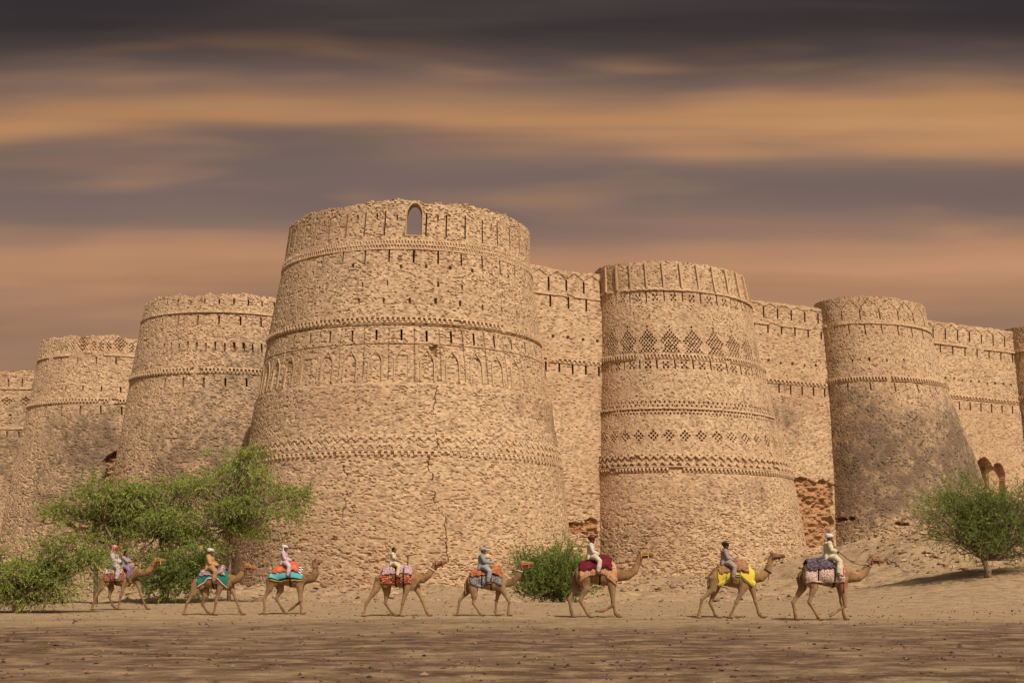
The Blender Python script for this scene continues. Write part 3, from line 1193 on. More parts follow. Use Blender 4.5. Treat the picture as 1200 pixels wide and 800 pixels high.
    curtain(S, 0.047, 71, [(327, 341, 643, 684, 2, 662), (348, 362, 645, 687, 2, 665), (426, 438, 655.5, 686.5, 2, 672)],
            [(662, 345, 347.5, 'ledge', 0.12), (665, 420.5, 426, 'dentil', 0.12)],
            [f_cavity(S, 663, 699, 609, 628, 0.55, 0.9, 4, 0.3), f_stain_shade(S, 690, 560, 4, 4, 0.15)],
            'flat brick wall between the tallest bastion and the diamond lattice bastion', ero=low_ero(11), holes=(665, 396, 648, 683, 2), fork=True)
    S = Wall(RW0, RWD, wall_hit(830), wall_hit(1000), 27.0)
    S.H = zpx(S, 920, 356)
    curtain(S, 0.05, 73, [(363, 375, 895, 943, 3, 925), (381, 393, 900, 947, 3, 925), (452, 462, 913, 940, 2, 930)],
            [(920, 380.5, 383, 'ledge', 0.12), (930, 446, 451, 'dentil', 0.13)],
            [f_cavity(S, 920, 973, 560, 640, 0.5, 0.8, 14, 0.5), f_cavity(S, 920, 968, 584, 596, 0.3, 0.8, 15, 0.3),
             f_stain_shade(S, 905, 480, 5, 4, 0.42), f_stain_shade(S, 925, 525, 5, 5, 0.25)],
            'flat brick wall with an orange broken patch between lattice bastion and slender bastion', ero=low_ero(9), holes=(930, 426, 915, 956, 3), fork=True)
    S = Wall(RW0, RWD, wall_hit(1060), wall_hit(1215), 27.0)
    S.H = zpx(S, 1140, 382)

    def alcove(S):
        lob = [(S.uv(1154, 560), 1.5, 2.1), (S.uv(1170, 560), 1.0, 1.6)]

        def f(U, V, d, t, st, raw):
            for k, ((uc, zc), hw, hh) in enumerate(lob):
                n = (fbm(U / 0.8, V / 0.8, 77, 2) - 0.5) * 0.5
                q = ((U - uc) / hw) ** 2 + (np.maximum(V - zc, 0) / hh) ** 2 + n
                m = (q < 1) & (V < zc + hh * 1.3)
                d = np.where(m, -(1.3 if k == 0 else 0.7) + 0.3 * n, d)
                raw = np.where(m, 0.35, raw)
            return d, t, st, raw
        return f

    curtain(S, 0.055, 75, [(389, 401, 1108, 1150, 3, 1135), (407, 418, 1116.6, 1159, 3, 1140), (472, 482, 1137, 1162, 2, 1150)],
            [(1140, 406, 408, 'ledge', 0.13), (1145, 465, 469, 'dentil', 0.13)],
            [alcove(S), f_stain_shade(S, 1150, 440, 6, 1.5, 0.3)],
            'flat brick wall with a double broken hollow behind the lone tree', ero=low_ero(9), holes=(1145, 447, 1128, 1157, 3), fork=True)
    # left side: between the bastions, and the far end wall
    w = np.array([c1[0] - c2[0], c1[1] - c2[1]])
    S = Wall(c2, -w, -math.hypot(*w) + 3, -3, 26.0)
    curtain(S, 0.12, 81, [], [], [], 'strip of brick wall showing between the two crumbling bastions above the trees')
    S = Wall((c1[0] + 2, c1[1] + 1.0), (1, -0.03), -32, 0, 25.5)
    S.H = zpx(S, 20, 434)
    curtain(S, 0.085, 85, [(444, 456, 10, 26, 1, 18), (505, 512, 8, 22, 1, 16)], [(20, 453, 456, 'ledge', 0.14), (20, 500, 503, 'ledge', 0.14)],
            [f_stain_shade(S, 15, 530, 9, 8, 0.6), f_checker(S, even_u(S, 30, 52, 470, 1, -31, -1), zpx(S, 30, 470), 0.2, [0, 1, 2, 1, 0], 0.2)],  # dark tone paints the dim left edge into the wall
            'far low brick wall beyond the crumbling lattice bastion', holes=(20, 486, 12, 31, 1), ero=0.35)


build_fort()


# ------------------------------------------------------------------ the ground
def ground_mat():
    m, k, b = new_mat('desert earth')
    pos = k.n('ShaderNodeNewGeometry').outputs['Position']
    sep = k.n('ShaderNodeSeparateXYZ')
    k.t.links.new(pos, sep.inputs[0])
    y = sep.outputs[1]
    streak = k.noise(k.scale(pos, (0.8, 1.0, 1.0)), 1.0, 4.0, 0.6)       # ruts and drag marks along the track
    fine = k.noise(k.scale(pos, (1.3, 1.9, 3.0)), 1.0, 6.0, 0.75)
    patch = k.noise(k.scale(pos, (0.20, 0.25, 0.2)), 1.0, 3.0, 0.55)
    grit = k.noise(pos, 9.0, 4.0, 0.7)
    sand = k.ramp(fine, [(0.25, (0.165, 0.112, 0.064, 1)), (0.5, (0.345, 0.245, 0.142, 1)), (0.75, (0.50, 0.36, 0.222, 1))])
    red = k.ramp(fine, [(0.28, (0.05, 0.030, 0.02, 1)), (0.5, (0.115, 0.072, 0.045, 1)), (0.72, (0.205, 0.142, 0.088, 1))])
    # beaten reddish track nearer the camera, pale sand beyond
    clod = k.noise(k.scale(pos, (2.4, 2.8, 3.0)), 1.0, 5.0, 0.75)
    near = k.smooth(k.math('ADD', y, k.math('MULTIPLY', k.math('SUBTRACT', k.noise(k.scale(pos, (0.10, 0.22, 1)), 1.0, 5.0, 0.65), 0.5), 22.0)), 29.0, 43.0, 1.0, 0.0)
    near2 = k.smooth(k.math('ADD', k.math('MULTIPLY', streak, 0.6), k.math('MULTIPLY', k.noise(k.scale(pos, (0.9, 1.3, 1)), 1.0, 4.0, 0.65), 0.5)), 0.44, 0.60, 0.40, 1.0)
    c = k.mix(k.math('MULTIPLY', near, k.math('MULTIPLY', near2, k.smooth(patch, 0.34, 0.54, 0.72, 1.0))), sand, red)
    edge = k.smooth(k.math('ABSOLUTE', k.math('SUBTRACT', y, k.math('ADD', 38.6, k.math('MULTIPLY', streak, 2.0)))), 0.1, 0.7, 0.5, 0.0)  # dark line at the camels' feet: painted shadow plus a low step
    c = k.mix(edge, c, (0.20, 0.12, 0.075, 1))
    c = k.mix(k.smooth(grit, 0.52, 0.70, 0.0, 0.55), c, (0.17, 0.105, 0.065, 1))
    c = k.mix(k.smooth(clod, 0.50, 0.70, 0.0, 0.38), c, (0.09, 0.055, 0.034, 1))
    c = k.mix(k.smooth(clod, 0.45, 0.33, 0.0, 0.35), c, (0.42, 0.31, 0.2, 1))
    k.put(b.inputs['Base Color'], c)
    b.inputs['Roughness'].default_value = 1.0
    b.inputs['Specular IOR Level'].default_value = 0.05
    h = k.math('ADD', k.math('MULTIPLY', k.math('ADD', fine, clod), 0.6), k.math('ADD', k.math('MULTIPLY', grit, 0.35), k.math('MULTIPLY', streak, 0.3)))
    bump(k, b, h, 1.0, 0.14)
    return m


def build_ground():
    def axis(lo, hi, step, far):
        a = list(np.arange(lo, hi + step / 2, step))
        s, x = step, a[-1]
        while x < far:
            s *= 1.35
            x += s
            a.append(x)
        s, x = step, a[0]
        while x > -far:
            s *= 1.35
            x -= s
            a.insert(0, x)
        return np.array(a)
    xs = axis(-62, 66, 0.32, 6000)
    ys = axis(10, 112, 0.30, 6000)
    X, Y = np.meshgrid(xs, ys)
    Z = ground_z(X, Y)
    # hoof-worn hollows and low ridges near the track
    nr, nc = X.shape
    idx = np.arange(nr * nc).reshape(nr, nc)
    q = np.stack([idx[:-1, :-1], idx[:-1, 1:], idx[1:, 1:], idx[1:, :-1]], -1).reshape(-1, 4)
    P = np.stack([X, Y, Z], -1).reshape(-1, 3)
    o = obj('ground', mesh_np('ground', P, q, smooth=True), ground_mat())
    tag(o, 'dry sandy earth with a reddish beaten track in front of the fort', 'ground', kind='structure')


def stone_field(name, pts, sizes, mat, label, cat, seed=1, tmax=1.0):
    """a litter of small angular stones as one object"""
    rs = np.random.RandomState(seed)
    n = len(pts)
    base = np.array([[1, 0, 0], [-1, 0, 0], [0, 1, 0], [0, -1, 0], [0, 0, 1], [0, 0, -1]], float)
    tri = np.array([[0, 2, 4], [2, 1, 4], [1, 3, 4], [3, 0, 4], [2, 0, 5], [1, 2, 5], [3, 1, 5], [0, 3, 5]])
    v = base[None] * (0.55 + 0.75 * rs.rand(n, 6, 1)) + 0.25 * rs.randn(n, 6, 3)
    v[:, :, 2] *= 0.65
    a = rs.rand(n) * 6.28
    c, s = np.cos(a)[:, None], np.sin(a)[:, None]
    x = v[:, :, 0] * c - v[:, :, 1] * s
    y = v[:, :, 0] * s + v[:, :, 1] * c
    v = np.stack([x, y, v[:, :, 2]], -1) * sizes[:, None, None] + pts[:, None, :]
    t = (tri[None] + 6 * np.arange(n)[:, None, None]).reshape(-1, 3)
    o = obj(name, mesh_np(name, v.reshape(-1, 3), tris=t, attrs={'tint': np.repeat(rs.rand(n) * tmax, 6), 'stain_shade': np.zeros(n * 6), 'raw': np.zeros(n * 6)}), mat)
    tag(o, label, cat, kind='stuff')
    return o


def build_litter():
    rs = np.random.RandomState(5)
    # brickbats on the slopes under the walls
    n = 38000
    x = rs.uniform(-60, 62, n)
    y = rs.uniform(63, 112, n)
    w = 0.18 + 1.0 * np.exp(-((x - 31) / 9) ** 2 - ((y - 72) / 8) ** 2) + 0.7 * sstep(y, 70, 78) + 0.3 * (fbm(x / 4, y / 4, 9) > 0.55)
    w = np.where((abs(x - 22) < 4) & (y < 92), 0.1, w)
    k = rs.rand(n) < w
    x, y = x[k], y[k]
    s = 0.045 + 0.20 * rs.rand(len(x)) ** 4
    stone_field('rubble', np.stack([x, y, ground_z(x, y) + 0.2 * s], -1), s, M_BRICK,
                'broken brick rubble strewn on the slopes at the foot of the walls', 'rubble', 2, 0.55)
    n = 11000
    y = 12 + 52 * rs.rand(n) ** 1.2
    x = rs.uniform(-0.5, 0.5, n) * y * 1.02
    k = rs.rand(n) < 0.25 + 1.4 * (fbm(x / 3, y / 2.0, 19) - 0.35)
    x, y = x[k], y[k]
    s = 0.014 + 0.05 * rs.rand(len(x)) ** 3
    m, kk, b = new_mat('dark pebbles')
    k2 = kk.ramp(kk.attr('tint'), [(0, (0.05, 0.03, 0.02, 1)), (0.7, (0.13, 0.08, 0.05, 1)), (1, (0.24, 0.165, 0.105, 1))])
    kk.put(b.inputs['Base Color'], k2)
    stone_field('pebbles', np.stack([x, y, ground_z(x, y) + 0.2 * s], -1), s, m,
                'small dark pebbles and droppings scattered over the sandy track', 'pebbles', 3)


def ray_ground(xp, yp):
    """where a photo pixel meets the ground"""
    for Y in np.arange(12, 110, 0.1):
        X, _, Z = px(xp, yp, Y)
        if Z < float(ground_z(X, Y)):
            return Vector((X, Y, float(ground_z(X, Y))))
    return Vector(px(xp, yp, 60))


build_ground()
build_litter()


# ------------------------------------------------------------------ trees and bushes
def leaf_mat(name, dark, mid, light):
    m, k, b = new_mat(name)
    out = [n for n in k.t.nodes if n.type == 'OUTPUT_MATERIAL'][0]
    t = k.attr('tint')
    c = k.ramp(t, [(0.0, dark), (0.5, mid), (1.0, light)])
    k.put(b.inputs['Base Color'], c)
    b.inputs['Roughness'].default_value = 0.6
    tr = k.n('ShaderNodeBsdfTranslucent')
    k.put(tr.inputs[0], k.mix(1.0, c, (1.0, 1.05, 0.45, 1), 'MULTIPLY'))
    mx = k.n('ShaderNodeMixShader')
    mx.inputs[0].default_value = 0.42
    k.t.links.new(b.outputs[0], mx.inputs[1])
    k.t.links.new(tr.outputs[0], mx.inputs[2])
    k.t.links.new(mx.outputs[0], out.inputs[0])
    return m


M_LEAF = leaf_mat('acacia leaves', (0.16, 0.19, 0.04, 1), (0.31, 0.37, 0.09, 1), (0.46, 0.51, 0.17, 1))
M_LEAF2 = leaf_mat('shrub leaves', (0.10, 0.14, 0.033, 1), (0.205, 0.275, 0.065, 1), (0.33, 0.39, 0.12, 1))
M_BARK = plain_mat('bark', (0.30, 0.22, 0.15, 1), (0.13, 0.09, 0.06, 1), 9.0, 0.95, 0.8)


def foliage(clusters, rs, twigs, tw_len, leaves, lw, lh, droop, up, spread=0.35, crown_c=None):
    """thin twigs carrying rows of small leaflets; returns leaf verts, tint, twig polylines"""
    V, T = [], []
    lines = []
    for (c, out_dir, size, shade) in clusters:
        for _ in range(twigs):
            p = c + rs.randn(3) * spread * size * np.array([1, 1, 0.55])
            d = out_dir * 0.8 + rs.randn(3) * 0.75 + np.array([0, 0, up])
            d /= np.linalg.norm(d) + 1e-6
            L = tw_len * size * (0.6 + 0.8 * rs.rand())
            n = leaves
            tt = (np.arange(n) + rs.rand(n) * 0.6) / n
            pts = p[None] + d[None] * (L * tt)[:, None]
            pts[:, 2] -= droop * L * tt ** 2
            dirs = np.repeat(d[None], n, 0)
            dirs[:, 2] -= 2 * droop * tt
            dirs /= np.linalg.norm(dirs, axis=1)[:, None]
            lines.append((c, p, pts[n // 2], pts[-1]))
            side = np.cross(dirs, rs.randn(n, 3))
            side /= np.linalg.norm(side, axis=1)[:, None] + 1e-9
            ax = dirs * 0.75 + side * 0.7
            ax /= np.linalg.norm(ax, axis=1)[:, None]
            nr = np.cross(ax, rs.randn(n, 3))
            nr /= np.linalg.norm(nr, axis=1)[:, None] + 1e-9
            s = (0.65 + 0.7 * rs.rand(n))[:, None]
            a = pts
            e = pts + ax * lw * s
            h = nr * lh * s * 0.5
            m = (a + e) / 2
            V.append(np.stack([a, m + h, e, m - h], 1))
            T.append(np.clip(shade + 0.18 * rs.randn() + 0.16 * rs.randn(n), 0, 1))
    return np.concatenate(V).reshape(-1, 3), np.repeat(np.concatenate(T), 4), lines


def plant(name, label, cat, base, trunk, lobes, Y, n_cl, seed, mat, twigs=9, tw_len=0.75, leaves=24, lw=0.11, lh=0.045,
          droop=0.35, up=0.15, r0=0.16, group=None, stems=1, depth=0.75, shade0=0.5, radial=0.5, spray=0.0):
    """trunk: photo pixels from the foot upward; lobes: (x, y, rx, ry) in photo pixels on depth Y"""
    rs = np.random.RandomState(seed)
    bx = (base[0] - 600) * Y / F
    bz = float(ground_z(bx, Y))
    root = bpy.data.objects.new(name, None)
    root.location = (bx, Y, bz)
    COL.objects.link(root)
    tag(root, label, cat, group)
    org = np.array([bx, Y, bz])
    sc = Y / F
    tp = [np.array([0, 0, -0.15])]
    for (x, y) in trunk:
        q = np.array(px(x, y, Y)) - org
        q[1] += rs.uniform(-0.25, 0.25)
        tp.append(q)
    cl = []
    for (x, y, rx, ry) in lobes:
        c = np.array(px(x, y, Y)) - org
        ry_, rx_ = ry * sc, rx * sc
        dp = max(rx_, ry_) * depth
        off = rs.uniform(-0.6, 0.6) * dp
        k = max(4, int(n_cl * rx * ry / 1000.0))
        sh = shade0 + rs.uniform(-0.2, 0.2)
        nspr = max(3, k // 5)
        spr = rs.randn(nspr, 3)
        spr /= np.linalg.norm(spr, axis=1)[:, None]
        spr *= (rs.rand(nspr) ** 0.5)[:, None]
        for _ in range(k):
            if spray:
                v = spr[rs.randint(nspr)] * 1.05 + rs.randn(3) * np.array([0.30, 0.30, 0.12])
            else:
                v = rs.randn(3)
                v *= rs.rand() ** 0.45 / np.linalg.norm(v)
            r = min(1.15, np.linalg.norm(v))
            v = v / (np.linalg.norm(v) + 1e-6)
            p = c + np.array([v[0] * rx_, v[1] * dp + off, v[2] * ry_]) * r
            o = v * np.array([1, 1, 0.8])
            cl.append((p, o * (radial + 0.5 * r), 0.75 + 0.5 * rs.rand(), sh + rs.uniform(-0.15, 0.15)))
    V, T, lines = foliage(cl, rs, twigs, tw_len, leaves, lw, lh, droop, up)
    q = np.arange(len(V)).reshape(-1, 4)
    crown = obj('crown', mesh_np('crown', V, q, attrs={'tint': T}), mat, root)
    mb = MB()
    n = len(tp)
    for s in range(stems):
        j = [p + (np.array([rs.uniform(-.25, .25), rs.uniform(-.3, .3), 0]) * (1 if s else 0) * (i + 1) * 0.5) for i, p in enumerate(tp)]
        j[0] = tp[0]
        mb.tube(j, [r0 * (1 - 0.5 * i / (n - 1)) * (1 if s == 0 else 0.7) for i in range(n)], 9)
    top = tp[-1]
    for kk, i in enumerate(rs.permutation(len(cl))):
        p = cl[i][0]
        k = rs.randint(max(1, n - 2), n)
        a = tp[k]
        if p[2] < a[2] - 0.2:
            a = tp[max(1, k - 1)]
        m = a * 0.45 + p * 0.55 + rs.randn(3) * 0.12 + np.array([0, 0, -0.12])
        mb.tube([a, m, p], [r0 * 0.34, r0 * 0.2, 0.012] if kk < 50 else [0.03, 0.018, 0.010], 6 if kk < 50 else 4)
    for ln in lines[::3]:
        mb.tube(ln, [0.010, 0.008, 0.006, 0.003], 3)
    tr = obj('trunk', mb.mesh('trunk'), M_BARK, root)
    return root


def build_plants():
    G = 'feathery green trees at the foot of the fort'
    plant('acacia_tree', 'feathery green tree with a pale leaning trunk behind the two riders on one camel', 'tree', (112, 690),
          [(113, 634), (120, 612), (128, 592)],
          [(88, 588, 34, 15), (118, 572, 36, 16), (142, 580, 34, 20), (128, 598, 40, 16), (70, 592, 18, 9), (100, 604, 30, 12), (95, 630, 22, 12), (128, 628, 22, 14), (140, 648, 16, 12)],
          62.0, 44, 1, M_LEAF, group=G, r0=0.13, tw_len=0.6, lw=0.10, lh=0.04, spray=1)
    plant('acacia_tree', 'broad green tree above the dark shrub, between the two others of its kind', 'tree', (190, 692),
          [(192, 655), (188, 628), (190, 602)],
          [(180, 570, 36, 18), (212, 580, 34, 22), (168, 602, 38, 18), (205, 612, 40, 18), (182, 630, 42, 15), (228, 632, 26, 16), (150, 622, 26, 12), (165, 655, 22, 14), (222, 655, 22, 16), (205, 678, 28, 12)],
          63.0, 42, 2, M_LEAF, group=G, r0=0.11, tw_len=0.6, lw=0.10, lh=0.04, spray=1)
    plant('acacia_tree', 'tallest feathery green tree with a drooping crown against the great bastion', 'tree', (268, 690),
          [(269, 650), (271, 618), (270, 592)],
          [(284, 547, 38, 18), (296, 540, 22, 12), (262, 566, 34, 22), (318, 573, 32, 20), (338, 590, 18, 16), (272, 592, 40, 20), (310, 598, 34, 10), (245, 605, 34, 18),
           (304, 633, 32, 4), (238, 630, 26, 14), (258, 622, 30, 12), (252, 650, 22, 14), (285, 618, 22, 10)],
          61.5, 42, 3, M_LEAF, group=G, r0=0.12, tw_len=0.6, lw=0.10, lh=0.04, spray=1)
    plant('shrub', 'dense dark green shrub under the middle tree, behind the first pair of camels', 'shrub', (195, 694), [(195, 680), (194, 668)],
          [(196, 666, 38, 18), (175, 678, 26, 15), (220, 672, 26, 18), (205, 686, 40, 8), (236, 655, 14, 12)], 60.5, 60, 4, M_LEAF2,
          tw_len=0.6, leaves=20, lw=0.10, lh=0.05, droop=0.2, r0=0.08, stems=3, shade0=0.32)
    plant('shrub', 'low spreading green shrub with a dark stump at the edge of the track', 'shrub', (20, 719), [(20, 703), (24, 690)],
          [(8, 672, 34, 20), (46, 665, 34, 18), (84, 655, 28, 14), (30, 690, 32, 14), (72, 678, 30, 12), (-20, 685, 30, 22), (104, 660, 18, 12), (10, 650, 22, 8), (58, 642, 26, 8), (92, 640, 22, 9), (44, 700, 30, 8)],
          47.0, 46, 5, M_LEAF, tw_len=0.55, leaves=24, lw=0.085, lh=0.035, droop=0.3, r0=0.19, stems=2, shade0=0.36, spray=1)
    plant('shrub', 'bushy green shrub with upright plumes standing before the great bastion', 'shrub', (648, 706), [(648, 695), (648, 682)],
          [(648, 682, 34, 18), (626, 688, 18, 13), (668, 684, 24, 15), (646, 697, 36, 6), (630, 664, 8, 12), (652, 658, 7, 14), (664, 650, 5, 14), (681, 668, 8, 10),
           (615, 668, 8, 12), (690, 676, 8, 10), (640, 670, 18, 11), (660, 672, 18, 11)],
          62.0, 80, 6, M_LEAF2, tw_len=0.85, leaves=30, lw=0.11, lh=0.04, droop=-0.02, up=1.1, r0=0.07, stems=4, shade0=0.5)
    plant('lone_tree', 'short bushy green tree with a single stout trunk on the sandy rise', 'tree', (1157, 680), [(1156, 668), (1154, 656), (1153, 645)],
          [(1112, 596, 28, 15), (1096, 604, 16, 9), (1140, 582, 34, 16), (1175, 585, 34, 20), (1205, 600, 26, 24), (1135, 612, 36, 16), (1180, 618, 40, 20), (1205, 635, 24, 20),
           (1150, 632, 36, 14), (1120, 630, 20, 10), (1160, 602, 40, 16)],
          60.0, 52, 7, M_LEAF2, tw_len=0.95, leaves=30, lw=0.085, lh=0.03, droop=0.02, up=0.35, r0=0.20, shade0=0.5, radial=0.9)


def build_branch():
    a, b = ray_ground(1036, 657), ray_ground(1064, 671)
    m = MB()
    pts = [lerp(a, b, t) for t in np.linspace(0, 1, 7)]
    for i, p in enumerate(pts):
        p.z = float(ground_z(p.x, p.y)) + 0.06 + 0.10 * math.sin(i * 1.1)
        p.x += 0.05 * math.sin(i * 2.3)
    m.tube(pts, [0.05, .055, .06, .06, .055, .045, .025], 8)
    m.tube([pts[2], pts[2] + Vector((0.3, 0.2, 0.25)), pts[2] + Vector((0.75, 0.25, 0.35))], [.035, .025, .012], 6)
    m.tube([pts[4], pts[4] + Vector((-0.2, -0.3, 0.2)), pts[4] + Vector((-0.6, -0.5, 0.22))], [.03, .02, .01], 6)
    o = obj('fallen_branch', m.mesh('fallen_branch'), M_BARK)
    tag(o, 'bare dry branch lying on the sandy rise in front of the leading camel', 'branch')


build_plants()
build_branch()


# ------------------------------------------------------------------ camels and riders
def camel_mat():
    m, k, b = new_mat('camel coat')
    pos = k.n('ShaderNodeTexCoord').outputs['Object']
    n = k.noise(pos, 5.0, 4.0, 0.65)
    n2 = k.noise(k.scale(pos, (14, 14, 40)), 1.0, 3.0, 0.7)
    c = k.mix(k.smooth(n, 0.3, 0.7), (0.165, 0.094, 0.044, 1), (0.315, 0.192, 0.09, 1))
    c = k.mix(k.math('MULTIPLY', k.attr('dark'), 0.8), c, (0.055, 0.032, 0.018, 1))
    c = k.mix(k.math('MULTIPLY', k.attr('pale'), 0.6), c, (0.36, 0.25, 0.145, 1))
    oi = k.n('ShaderNodeObjectInfo').outputs['Random']
    c = k.mix(1.0, c, k.ramp(oi, [(0, (0.86, 0.84, 0.80, 1)), (1, (1.1, 1.06, 1.0, 1))]), 'MULTIPLY')
    k.put(b.inputs['Base Color'], c)
    b.inputs['Sheen Weight'].default_value = 0.1
    bump(k, b, n2, 0.4, 0.02)
    return m


M_CAMEL = camel_mat()


def cloth_mat(name, kind, cols, scale=6.0):
    """woven cloth with a pattern in its own UV metres"""
    m, k, b = new_mat(name)
    uvn = k.n('ShaderNodeUVMap')
    uvn.uv_map = 'UVMap'
    uv = uvn.outputs[0]
    sep = k.n('ShaderNodeSeparateXYZ')
    k.t.links.new(uv, sep.inputs[0])
    U, V = sep.outputs[0], sep.outputs[1]       # V: 0 on the ridge .. 1 at the hem
    ns = k.noise(k.scale(uv, (30, 30, 1)), 1.0, 2.0, 0.6)
    if kind == 'patch':
        vor = k.n('ShaderNodeTexVoronoi', distance='CHEBYCHEV')
        k.put(vor.inputs['Vector'], k.scale(uv, (scale, scale * 0.9, 1)))
        vor.inputs['Randomness'].default_value = 0.55
        s2 = k.n('ShaderNodeSeparateColor')
        k.t.links.new(vor.outputs['Color'], s2.inputs[0])
        c = k.ramp(s2.outputs[0], [(i / len(cols), cc) for i, cc in enumerate(cols)], 'CONSTANT')
    elif kind == 'stripe':
        c = k.ramp(V, [(p, cc) for p, cc in cols], 'CONSTANT')
        chk = k.n('ShaderNodeTexChecker')
        k.put(chk.inputs[0], k.scale(uv, (scale, scale * 2.2, 1)))
        chk.inputs['Scale'].default_value = 1.0
        c = k.mix(k.math('MULTIPLY', chk.outputs['Fac'], k.math('LESS_THAN', V, 0.5)), c, (0.02, 0.02, 0.03, 1))
    elif kind == 'flower':
        vor = k.n('ShaderNodeTexVoronoi')
        k.put(vor.inputs['Vector'], k.scale(uv, (scale, scale, 1)))
        vor.inputs['Randomness'].default_value = 0.4
        c = k.mix(k.math('LESS_THAN', vor.outputs['Distance'], 0.42), cols[0], cols[1])
    elif kind == 'border':
        c = k.mix(k.math('GREATER_THAN', V, 0.86), cols[0], cols[1])
        c = k.mix(k.math('GREATER_THAN', V, 0.94), c, cols[2])
    else:
        c = k.mix(k.smooth(k.noise(k.scale(uv, (scale, scale, 1)), 1.0, 3.0, 0.6), 0.40, 0.58), cols[0], cols[1])
    c = k.mix(k.math('MULTIPLY', ns, 0.35), c, k.mix(1.0, c, (0.5, 0.5, 0.5, 1), 'MULTIPLY'))
    k.put(b.inputs['Base Color'], c)
    bump(k, b, ns, 0.35, 0.02)
    return m


M_STRAP = plain_mat('dark strap', (0.035, 0.022, 0.016, 1), bumpy=0.2)
M_ROPE = plain_mat('hair rope', (0.16, 0.11, 0.07, 1), bumpy=0.2)
M_WOOD = plain_mat('saddle wood', (0.16, 0.08, 0.04, 1))
_flat = {}


def flat(r, g, b):
    key = (r, g, b)
    if key not in _flat:
        c = C(r, g, b)
        _flat[key] = plain_mat('cloth', c, tuple(v * 0.72 for v in c[:3]) + (1,), 9.0, 0.9, 0.35, 0.15)
    return _flat[key]


def skin_mat():
    m, k, b = new_mat('skin')
    pos = k.n('ShaderNodeTexCoord').outputs['Object']
    n = k.noise(pos, 14.0, 2.0, 0.5)
    c = k.mix(n, (0.13, 0.062, 0.034, 1), (0.19, 0.095, 0.052, 1))
    c = k.mix(k.attr('dark'), c, (0.012, 0.009, 0.008, 1))
    k.put(b.inputs['Base Color'], c)
    b.inputs['Roughness'].default_value = 0.55
    return m


M_SKIN = skin_mat()


